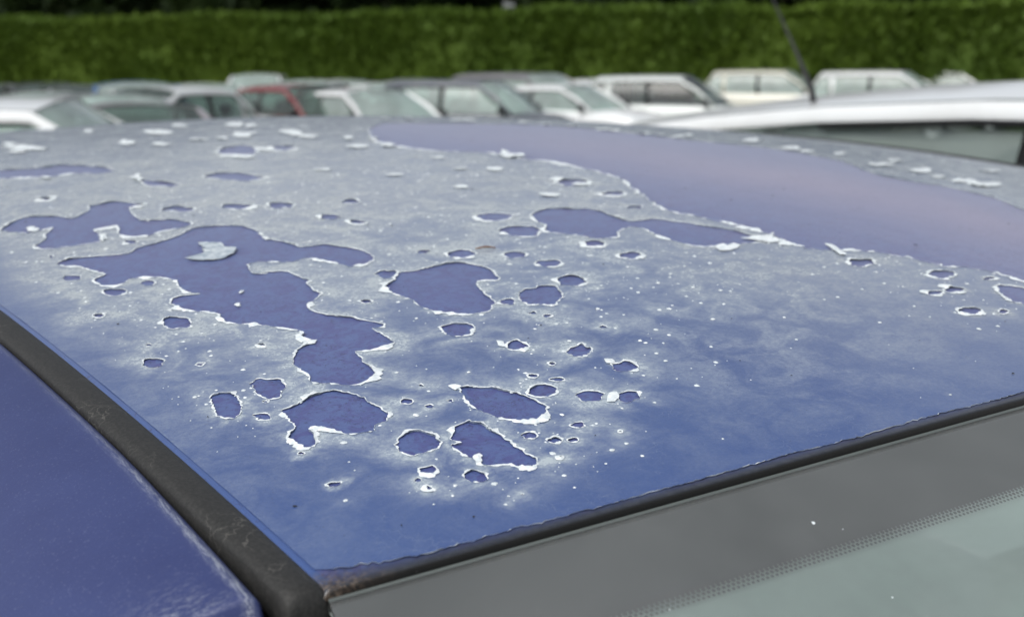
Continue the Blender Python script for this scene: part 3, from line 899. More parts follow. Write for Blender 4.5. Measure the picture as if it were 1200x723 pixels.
# outlines of the patches where the lacquer is gone, in millimetres on the roof (x across, y back)
HOLES = [
(1.3,[(13,539.2),(18.8,548.6),(27.9,561.9),(38.4,566.9),(55.4,552.2),(57.6,542.4),(62.9,538.3),(71.5,549.4),(78.7,557.7),(81.5,570.7),(90.5,572.8),(101.4,575.5),(108.1,563.6),(114.3,545.1),(102.6,540.3),(99.1,523.8),(96.7,495.4),(107.8,490),(115.6,484.1),(121.2,467.9),(121.2,461),(111.8,454.9),(95.4,452.8),(84.6,448),(74.3,453.9),(72.7,468.6),(76.2,477.7),(78.4,490),(72.7,489.2),(61.7,488.3),(62.7,476),(56.9,455.6),(47.8,454.8),(31.6,459.1),(22.3,461.8),(19.1,472),(24.8,480.9),(31.4,490.2),(31.8,497.8),(37.5,508.9),(42.2,517.2),(35.3,515.2),(24.6,514.4),(17.8,523.4),(13.6,531.7)]),
(1.2,[(20.7,421.8),(28.6,425.8),(39.1,423.2),(51.6,417.6),(63.4,414.2),(70.6,423.2),(83.5,426.4),(98,433.4),(108.6,441.5),(117.9,449.7),(129.5,446.5),(139.1,441.9),(146.7,432.3),(148.4,416.5),(147.1,398.3),(144.1,387.4),(147.6,405.5),(144.6,390.7),(148.3,384.8),(152.4,372.4),(154.2,359.1),(160.5,355.7),(169.4,354.4),(175.1,343.2),(180.8,332.3),(182.6,320.5),(181.2,308.8),(176.1,302.1),(169.3,298),(159.4,299.5),(156,310.9),(152,318.2),(148.5,330.1),(143,331.2),(136,329.2),(124.9,337.8),(118.3,343),(111.1,339.5),(107.4,321.9),(115,316),(112,321.2),(125.2,314.9),(126.1,307.3),(126.7,295.8),(128.6,287.7),(124.1,284.2),(122.4,270),(122.9,262.1),(116,255),(108.4,249),(106.7,241.1),(109.5,230),(117.3,218.9),(124,206.2),(127.4,197.5),(124.4,194.4),(119.9,195.9),(120.3,184.5),(119.6,177.2),(119.7,171.4),(115.6,168.7),(119.8,171.5),(114.8,169.5),(110.7,168.8),(104.7,169.5),(98.5,173),(96.9,166.3),(95.3,158.6),(94.9,148.7),(93.1,141.8),(86.6,137.5),(80.2,136.2),(75.9,139.1),(70.9,145.3),(65.1,151.2),(67.6,159),(66.9,166.2),(67.8,175.7),(71.5,185.2),(75.9,191),(86.6,198),(80.7,194.7),(86.7,198.5),(84.6,203.2),(89.1,211.6),(88.4,215.4),(84.6,221.1),(78.9,230.9),(72.8,238.6),(68.3,242.9),(62.3,249.7),(62.9,259.3),(64.1,264.1),(59.8,272.9),(53.6,280.1),(50.6,289.5),(50.2,299.4),(53.9,306.2),(59.6,307.6),(68.4,304.6),(63.5,311.1),(63.2,321.6),(66.1,335.5),(63.3,345),(58.7,351.6),(49.5,356.5),(46.8,358.7),(40,351.6),(34.1,349.5),(29.2,355.2),(28,369.1),(31.9,373.7),(36.9,377),(32.7,390.7),(29.4,403.3),(22,411.1)]),
(1.4,[(177.8,271.7),(184.6,269.6),(194,269.8),(203.7,270.4),(211.8,270.6),(218.3,267.9),(222.5,259.2),(224.7,250.2),(223.7,241.3),(220.3,233.7),(219.6,227.8),(216.1,224.9),(209.6,229.3),(204,229),(199.3,216.9),(196.5,209),(195.3,200.3),(192.6,190.5),(189.5,190.3),(183.4,183.3),(177,183.4),(170.7,184.7),(164.6,190.8),(159.8,196.8),(158.1,203.4),(156.9,211),(158.5,221.3),(156.9,231.1),(155.5,238.9),(156.4,249.8),(161,254.2),(169.3,261.3)]),
(1.2,[(324,344.5),(336.6,354),(346.6,356.8),(354.6,353.9),(363.2,346.2),(372.3,342),(374.8,331.8),(372.5,318.6),(371.3,304.4),(373.8,295.1),(383.1,293.9),(393.5,294),(399.2,281.4),(405.9,272.5),(410.2,258.8),(415.4,248.7),(418.6,241.2),(418.7,230.4),(419.2,214.2),(417.9,206.8),(406.1,209.4),(389.5,211.4),(378.9,210.6),(374.9,214.7),(367.2,216.9),(363.3,225.5),(362.2,237.4),(361,244.8),(362.5,257.9),(366.7,274.5),(362.9,279.5),(353.3,279.8),(341.9,271.8),(335.9,263.3),(329.6,264.9),(320.8,268.1),(318.1,276.6),(313.4,285.2),(307.5,292.4),(304.7,301.4),(314.7,314),(316.6,328.5)]),
(1,[(41.3,131.6),(45.9,132.4),(52.2,134.3),(57.7,136.7),(65,137.9),(70.5,135.3),(74.2,129),(75.8,123.3),(76.3,115.6),(77.6,107.5),(77.1,99.4),(73.3,95.4),(67.3,94.4),(65.3,90.7),(62,90.5),(56.6,92.4),(52,97.9),(48.7,104.2),(45.9,107.1),(42.8,107.2),(43,103.2),(40.2,95.1),(37.2,91.9),(34.3,93.3),(33.7,98.7),(33.2,105.4),(35.8,109.9),(38.6,111.7),(40.5,116.9),(40.5,125.1)]),
(0.9,[(66.2,73.6),(70.3,78.1),(76.1,80.7),(80.3,78.5),(82.5,73),(81.9,64.7),(78.2,61.2),(72.1,60.8),(66.7,62.3),(64.4,67.6)]),
(1.2,[(117.1,105.4),(123.2,102.6),(128.7,97.8),(132.1,91.8),(135.2,83.7),(136.8,75.3),(137.5,67.7),(133.4,62.1),(126.8,58.6),(121.4,60.3),(117.4,64.7),(114.1,70.2),(112,77.7),(110.8,85),(112.1,93.5)]),
(1.3,[(93.5,72.9),(97.3,74.6),(101.4,73.8),(104.4,69.6),(104.8,61.4),(105.6,54),(105.3,46.8),(105.1,38.5),(105.6,31.2),(103.7,26.7),(100.3,25.3),(96.9,28.1),(94,33.5),(89.1,35.9),(85.2,39.8),(89.8,46.9),(85.7,46.4),(84.3,48.5),(84.2,53.4),(83.6,58.6),(85.1,61.1),(88.2,59),(86.9,64.8),(90.3,68.7)]),
(2,[(474.2,874),(416.1,755.5),(408.1,687.5),(421,639.9),(456,605.5),(462.6,549.5),(474,526),(476.1,475.6),(472.5,428.5),(454.9,393.1),(432.5,346),(419.5,314.7),(420.9,297.8),(425.8,273.9),(430.9,253.9),(433.4,222.5),(424.2,193.9),(430,176.8),(446.2,169.1),(457.9,159),(470.9,137.3),(472.5,115),(484.5,107.6),(491.4,94.4),(491,70.8),(491,32.7),(485.4,-10.2),(651.3,80.1),(690.9,153.3),(709.4,214.8),(738.9,260.3),(746.2,307.5),(734.9,343.7),(735.2,381.7),(781.5,461.7),(789.5,506.5),(792,572),(772.9,603.7),(747.2,657),(741.6,708.1),(735.3,793.7),(716.3,853.5),(677.9,889.4),(582.3,932.4),(537.1,956.6)]),
(2.2,[(57.7,825.2),(70.3,815.5),(82.5,804.2),(102.2,793.7),(120.3,796.5),(134,771.8),(143.6,743.5),(142.7,715.1),(127,711.1),(115.5,730.5),(98.4,728.9),(85,732),(69.7,746.2),(58,756.4),(46,765.2)]),
(2.2,[(146.2,651.8),(155.6,633.5),(164.5,604.6),(154,601.2),(141.3,618.3)]),
(1.8,[(190.6,627.2),(205.6,637.7),(219.7,628.7),(227.1,603.7),(227.2,586),(211.1,582.8),(197.4,603.3)]),
(4,[(256.1,770.4),(277.1,795.1),(297.1,801),(293.4,763.1),(274.5,724.3),(252.5,732.1)]),
(3,[(315.2,729),(307.7,727.9),(299.6,733.6),(293.4,744.3),(295,755.7),(299.9,763),(306.8,766.1),(315.3,768.6),(325.1,762.2),(327.7,748.8),(324.7,739.1),(321.7,731.4)]),
(2.5,[(63,614.1),(60.1,617.8),(57.6,622.2),(58.8,627.4),(61.2,630.3),(64.4,628.4),(66.1,622.9),(66.1,616.5)]),
(4,[(424.1,417.4),(416,416),(409.3,419.6),(411.5,427.6),(410.4,434.1),(416.4,439.1),(423.1,443.7),(429.8,441.4),(437.1,439.8),(439.3,433.2),(436.8,426),(430.7,421)]),
(3,[(428.8,369.5),(424.2,367.9),(418.6,366.4),(415.7,370.1),(410.8,373.2),(412.5,378.5),(418.7,380.5),(422.4,384.9),(427.4,383.1),(432.6,381.8),(434.6,377.4),(430.8,373.3)]),
(2,[(409.9,326.1),(406.3,323.6),(401.7,325.8),(397.7,328.4),(399.8,331.6),(403,333.7),(407.5,332.5),(412,329.8)]),
(2,[(244.8,450),(239.2,448.9),(234.6,451),(232.7,456.8),(235.5,461.6),(239.5,464.2),(244.5,463.1),(245.1,456.9)]),
(1.5,[(215.4,387.3),(210.9,386.7),(208.4,391),(208.4,396.1),(211.4,400.1),(215.8,400.1),(218.1,396),(219.1,390.7)]),
(0.9,[(20.6,376.8),(18.3,377.6),(15.4,378.5),(14.7,382.9),(15,386.4),(16.2,388.9),(17.9,391.6),(20.4,389.4),(22.3,387),(24.7,383.9),(23.6,380.4),(22.9,377.2)]),
(0.8,[(55.3,340.5),(53.2,337.7),(49.8,337.4),(48.1,342.1),(48.6,346.1),(50.6,348),(53.4,348.6),(55.4,344.9)]),
(0.8,[(35.6,332.7),(33.7,330.6),(31.1,330.7),(28.6,332.2),(26.3,335.2),(25.9,339.2),(26.3,343),(27.7,347.1),(31.2,346),(33.4,342.4),(37.1,340.7),(36.9,335.9)]),
(1.2,[(14,300.2),(11.9,300.2),(10.1,302.1),(9.4,304.6),(10.2,306.5),(11.8,307.2),(14,305.7),(14.4,302.7)]),
(1.1,[(44.9,254.7),(40.7,257.8),(37.2,257.9),(35.2,262.5),(35.3,267.5),(36.3,271.8),(38.4,276),(42,277.4),(45.1,274.2),(47.7,270.5),(48.9,265),(47.2,259.9)]),
(0.8,[(75.2,436.7),(72.7,434.9),(69.5,435.8),(68.3,440.6),(69.2,444.5),(71.5,446.7),(74,444.2),(75.5,440.8)]),
(1.2,[(135.6,499.9),(130.7,499.1),(126,504.8),(124,510.7),(118.7,517.4),(121,522.8),(126.2,522.5),(130.2,525.8),(135,520.2),(136.6,514),(139.3,508.6),(138.1,504)]),
(1.6,[(171.5,481.8),(167.5,480.2),(162.7,482.4),(159,487.1),(157.7,492.8),(156.9,499.1),(159.3,504.5),(164.6,504.9),(169.3,500.4),(172.7,495.9),(175.9,490.4),(174.3,485.3)]),
(0.6,[(22.2,437.7),(21.2,435.7),(20.4,437.2),(20.5,439.5),(20.9,441.8),(22.1,442.8),(22.5,440.7),(22.9,439.2)]),
(0.8,[(20.8,242.6),(19.9,242.1),(19.2,242.6),(18.9,243.7),(19.1,245.2),(20,246),(20.7,245),(20.9,243.9)]),
(0.5,[(66,206.2),(64.7,206),(63.5,206.5),(62.8,208.1),(63.1,209.8),(64.5,210.7),(65.9,209.7),(66.2,208)]),
(1,[(58.2,620.1),(56.2,618.4),(56.3,624.2),(57.6,629.7),(59.1,633.7),(61.2,636.3),(60.9,630.5),(59.7,625.5)]),
(1.4,[(199.3,467.7),(196.3,463.4),(191.8,466.1),(187.4,466.8),(184.5,471.7),(185.4,477.1),(186.5,482),(189,487.4),(194.2,487.5),(198.5,483.4),(200.8,478),(202.2,472.1)]),
(1.2,[(209.6,413.1),(206.5,412.4),(203.3,412.1),(200.9,414.7),(197.4,418.2),(200.4,422.5),(201.7,427),(205.3,428.9),(208.6,426.8),(212,425.1),(210.5,420.2),(211.8,416.3)]),
(0.9,[(213.2,299),(211,297.9),(207.9,298.9),(207.8,302.5),(209.6,304.7),(212.3,305.6),(214.8,303.7),(216,300.4)]),
(1.2,[(235.6,278.3),(232,275.7),(227.7,274.2),(222.5,274.5),(220,279.3),(218.8,284.3),(221.2,288.8),(225.2,290.7),(229.1,292.1),(234.1,292.1),(236.8,287.7),(236.4,282.8)]),
(1.2,[(258.9,257.8),(255.6,256.5),(252.2,256.5),(249.4,258.3),(247.4,261.2),(247.7,264.9),(249.4,268.6),(253.1,270.6),(257.3,270.9),(260.4,268.4),(261,264.6),(260.9,261)]),
(1.2,[(171,265.4),(167.8,264.1),(164.5,265.2),(164.2,269.5),(164.9,272.9),(164.5,277.5),(168,279.2),(171.3,280.5),(173.2,277.2),(176.9,275.8),(176.1,271.1),(173.8,267.6)]),
(1.2,[(138.7,232.2),(136.6,231.7),(134.7,232.9),(134.3,235.2),(134.5,237.9),(136.9,238.1),(138.9,236.9),(139.7,234.4)]),
(1.2,[(158.9,163.4),(155.7,158.7),(151.4,159.6),(148,161.9),(145.9,166),(147.6,170.9),(148.8,176.6),(153.7,177.9),(157.8,177.8),(161,175.7),(163.7,172.1),(163.5,166.5)]),
(1.5,[(202.3,187.6),(199.3,184.2),(196.6,186.5),(194.2,189.3),(196.7,193.4),(200.2,195),(203.2,194.1),(205,191)]),
(1.2,[(304.3,342),(296.2,341.6),(287.2,345.6),(286.4,354.2),(288,360.2),(291.1,364.9),(297.1,366.4),(303.9,366.6),(310.1,362.2),(312.5,356),(316.1,348.8),(307.5,347.7)]),
(1.6,[(291.2,293),(283.9,296.4),(279.6,302.3),(278.3,309.5),(278.8,318.2),(286.4,323.2),(293.9,325),(299.4,321.3),(305.3,318.5),(305.2,311.4),(303,304.8),(297.9,299.9)]),
(1.3,[(316.3,252.4),(312.9,249.5),(309.6,251.3),(306.3,252),(303.1,254.5),(305.5,258.7),(307.4,262.7),(311.6,265),(316.1,265.3),(319.1,262.9),(318.4,258.8),(318.8,255.5)]),
(1.8,[(315.8,218.3),(311.9,216.1),(308.9,217.7),(307.3,220.3),(305.2,223.4),(307.6,227.5),(311.6,230.1),(315.7,231.1),(319.5,230.7),(321.9,228.1),(322,224.2),(320.1,220.1)]),
(1.6,[(267.1,232.1),(263.1,229.3),(258.7,229),(255.8,231.6),(254,234.7),(253.1,238.8),(256,242.5),(259.6,245.1),(263,243),(265.3,241.7),(269.8,240.6),(269.5,236.2)]),
(1.3,[(256.3,193.7),(251.4,191.5),(246.8,191.6),(244.7,195),(240.7,197.4),(243.1,202.2),(245.1,207),(249.9,209.4),(254.7,209.8),(259.1,208.1),(259.2,203),(258.5,198.5)]),
(1.3,[(224.1,176.6),(216.5,170.7),(211.9,176),(206.2,179.3),(207,187.6),(211,195.9),(217.8,202.6),(224.8,201.7),(232,202.8),(237.8,198.6),(233.3,189.1),(230.5,181.6)]),
(0.6,[(200.4,165.2),(199.1,166),(197.7,167.3),(198.8,168.8),(200.2,169.1),(202.1,169.4),(202.8,167.6),(202,165.9)]),
(0.7,[(206.1,157.9),(204.5,157.1),(202.6,157.5),(201.7,159.3),(202.6,161.3),(204.5,161.9),(206.2,161.1),(206.9,159.5)]),
(0.7,[(219.3,128.5),(217.8,128.6),(216.9,129.4),(216.5,130.7),(217.7,132),(219.3,132.3),(219.9,131.2),(220.1,130)]),
(2.4,[(435.8,137.1),(430.6,137.3),(424.9,135.4),(421.4,138.2),(419.5,141.5),(422.5,144.5),(424.5,147.6),(429.3,150.1),(433.7,147.3),(438.9,146.7),(441.2,143.5),(438.3,140.2)]),
(2.2,[(454.9,96.4),(448.8,95.2),(445.7,97.8),(445.2,101.1),(445.3,105.2),(451.3,108.2),(457.4,110.5),(461.5,108.2),(465.1,107),(468,104.4),(465.7,100.4),(460.3,97.7)]),
(1.6,[(420.9,76.8),(416.7,75.1),(413.7,76.7),(411.9,79),(415.1,81.7),(419.4,82.8),(423.4,82.1),(425.5,79.3)]),
(1.6,[(437.4,73.7),(433.9,72.6),(430.6,74.3),(426.5,75.6),(426.9,78.1),(428.2,80.1),(430.9,81.5),(434.8,82.4),(438.7,80.8),(441.3,78.9),(441.9,76.6),(439.2,75.2)]),
(2.2,[(411.5,43.4),(406.8,43.4),(402.8,44.6),(400.1,46.6),(400.8,49.2),(401.5,51.7),(405.4,52.6),(409.2,53.8),(412.5,52.2),(415.3,50.6),(416.4,48.1),(414,45.9)]),
(1.4,[(425.7,37.6),(422.5,36.8),(419.7,37.3),(420.9,39.4),(422.5,40.8),(425.3,42.1),(428,41.4),(428.7,39.4)]),
(1.6,[(480.4,82.1),(476.5,82.1),(472.6,82.6),(471.1,84.8),(473.5,86.3),(476.6,86.9),(480.1,86.1),(481.8,84.2)]),
(2.2,[(463.4,70.5),(470.1,72.7),(476.4,67.3),(478.4,56),(475.3,44.7),(454.4,37.3),(448.4,42.5),(446.8,50.4),(454.3,61.8)]),
(0.7,[(16,213.2),(13.7,212.4),(11.5,213.9),(9.7,216.3),(9,219.8),(10.4,222.6),(11.4,225.7),(13.8,225.8),(15.8,224.2),(17.9,222.3),(19.3,218.7),(17,216.2)]),
(0.5,[(32,201.7),(31,200.7),(30,202.3),(29.5,203.8),(30.2,204.8),(31.3,204.8),(32.1,203.7),(32.9,202.4)]),
(0.5,[(40.7,143.5),(40.2,142.8),(39.3,143),(38.6,143.9),(38.6,145.2),(39.3,146),(40.5,145.7),(41.3,144.5)]),
(0.9,[(29.1,146.5),(26.2,141.4),(22,136.9),(18.6,139.9),(16.7,144.9),(18.5,151.4),(19.9,156.5),(21.8,164.3),(26.3,165.9),(29.7,163.2),(31.6,158.5),(30.3,152.1)]),
(0.9,[(47,144.8),(42.4,145),(40.3,150.4),(39.4,155.7),(41.1,160.7),(42.3,167.3),(46.9,170.7),(50.5,166.5),(54,164.1),(54.9,158.4),(53.2,153.1),(49.6,151.1)]),
(0.7,[(34,126.6),(31.3,127.5),(29.3,129.2),(30,131.6),(29.7,135.4),(32.7,135.1),(34.9,132.6),(35.2,129.4)]),
(0.5,[(40,142.7),(39.2,143),(38.7,143.8),(38.7,144.8),(39.4,145.4),(40.3,145.3),(40.6,144.2),(40.7,143.2)]),
(0.5,[(31.7,88.5),(30.9,89),(30,89.6),(30.4,90.8),(31.1,91.4),(32.2,91.4),(32.6,90.2),(32.6,89)]),
(0.5,[(91.7,104.8),(89.7,103.8),(88.2,105.4),(87.1,107.2),(88.2,109.2),(90,110.1),(91.7,109.1),(92.7,107)]),
(0.5,[(95.8,94.9),(94.4,95.2),(94.1,96.9),(94.2,98.7),(95.8,99),(97.1,98.7),(97.5,97.3),(97,95.9)]),
(0.8,[(67.7,44.5),(65.4,43.5),(63.6,45),(62.5,47.5),(63.9,50.6),(66.5,50.2),(69,50),(69.3,46.9)]),
(1.3,[(59.3,41.4),(58.1,41.9),(57.5,43.1),(57.8,44.3),(58.8,44.6),(59.8,45),(60.2,43.8),(60.1,42.6)]),
(1.5,[(60.2,34.4),(59.1,33.5),(58,34.1),(57.5,35.3),(58.1,36.4),(59,37.1),(60.1,36.8),(60.2,35.6)]),
(0.7,[(32,57.1),(30.7,57.6),(29,58.7),(28.8,60.6),(30.4,60.9),(31.8,60.5),(33.7,59.4),(33.1,57.7)]),
(0.5,[(66,206.9),(65.1,205.2),(63.7,206.1),(63,207.7),(63.2,209.6),(64.5,210.6),(65.7,209.9),(66.1,208.4)]),
(0.5,[(32.5,202),(31.5,201.1),(29.9,201.6),(29.6,203.8),(30.3,205.5),(31.5,206.1),(32.9,205.4),(33.5,203.4)]),
(0.5,[(107,96.1),(106,95),(105,95.5),(104.8,96.7),(105.1,97.8),(106,98.1),(106.9,98.2),(107.7,97.4)]),
(1.6,[(168.2,127.6),(165.4,127.4),(163,127.9),(161.2,129.8),(161,132.8),(162.5,135.8),(164.9,137.7),(167.8,139.7),(171.1,139.5),(171.5,135.9),(171.6,133),(171.3,129.4)]),
(1.9,[(191.6,106.5),(188.4,104.3),(184.7,103.5),(182.3,105.5),(181.7,108.7),(181.3,112.3),(184.7,115.1),(187.7,116.5),(190.4,116.4),(194.7,117.4),(193.6,113),(194.8,109.6)]),
(1.7,[(195.7,76.8),(192.2,77.1),(189.4,78.5),(187.1,80.6),(187.3,83.5),(189,85.7),(190.4,89.1),(194,87.9),(198.2,88.5),(199.7,85.1),(199.2,82),(198.5,78.9)]),
(1,[(152.5,95.8),(150.9,95.6),(149.6,96.7),(149,98.4),(150.2,99.9),(152.2,99.9),(153.5,98.6),(153.7,96.9)]),
(1,[(159.9,85.5),(157.5,86),(156.1,87.6),(155,89.6),(156.4,90.9),(158.7,90.7),(161.1,89.3),(161.3,87)]),
(0.9,[(167.4,103.2),(166.2,102.9),(165.8,104),(166,105.2),(167.1,105.9),(168.1,105.7),(168.8,105.1),(168.6,103.7)]),
(1.2,[(150.4,78.1),(148.2,75.6),(145,75.3),(141.7,76),(139.1,78.4),(138,82.4),(140.9,85.6),(144.1,87.4),(147.4,88.4),(150.6,87.1),(152.2,84.1),(152.7,80.8)]),
(1.3,[(163.5,61.9),(161.4,59.2),(158.2,59.6),(156,61.2),(153.6,63.1),(154.5,66.2),(154.9,70),(158.5,71.2),(161.8,71.2),(164.1,69.4),(165.7,67.1),(166.5,64)]),
(1.3,[(176.2,51.1),(173.2,51.5),(170.4,50),(168,51.1),(167.6,53.9),(168.6,56.7),(170.4,59.6),(173.5,60),(175.9,59.9),(178.3,59.2),(179.8,56.9),(178.3,53.8)]),
(0.7,[(117.6,46.7),(115,45.4),(112.8,47),(112.6,49.1),(112.6,51.4),(114.8,52.3),(117.3,51.9),(118,49.5)]),
(0.6,[(139.1,42.7),(136.8,42.6),(135.3,43.9),(134.6,46.1),(136.7,47.5),(138.7,47.7),(140.8,46.7),(140.1,44.5)]),
(1.3,[(123.7,37.2),(121.6,36.7),(119.5,37.3),(118.6,39.2),(119.1,41.2),(121.2,41.6),(123.1,41.1),(123.6,39.3)]),
(0.6,[(127.7,32.9),(126.3,33.5),(125.5,34.7),(125.7,36.6),(127.7,36.6),(129.2,36.6),(129.9,35.1),(129.3,33.5)]),
(0.8,[(78.9,27.6),(76.6,28.4),(75.1,30.3),(74.5,32.3),(74.5,34.5),(75.6,36.4),(77.9,37.1),(80.5,37.2),(81.6,34.5),(82.8,32.5),(81.9,30.5),(81.1,28.4)]),
(1.8,[(104.2,117.7),(103.6,117.8),(103.2,118.2),(103.2,119),(103.7,119.7),(104.4,119.6),(104.7,118.9),(104.7,118.2)]),
(1.3,[(148.9,29.8),(148.4,29.4),(147.8,29.5),(147.6,30),(147.9,30.6),(148.4,30.8),(149,30.8),(149,30.3)]),
(0.7,[(114.8,25.2),(114.4,25.2),(114,25.3),(113.9,25.7),(114,26.2),(114.5,26.2),(114.8,25.9),(115,25.6)]),
(0.7,[(85.6,10.5),(85.3,10.6),(85,10.9),(85.1,11.3),(85.5,11.5),(85.8,11.4),(86,11.1),(85.9,10.8)])]
STRIP = 8
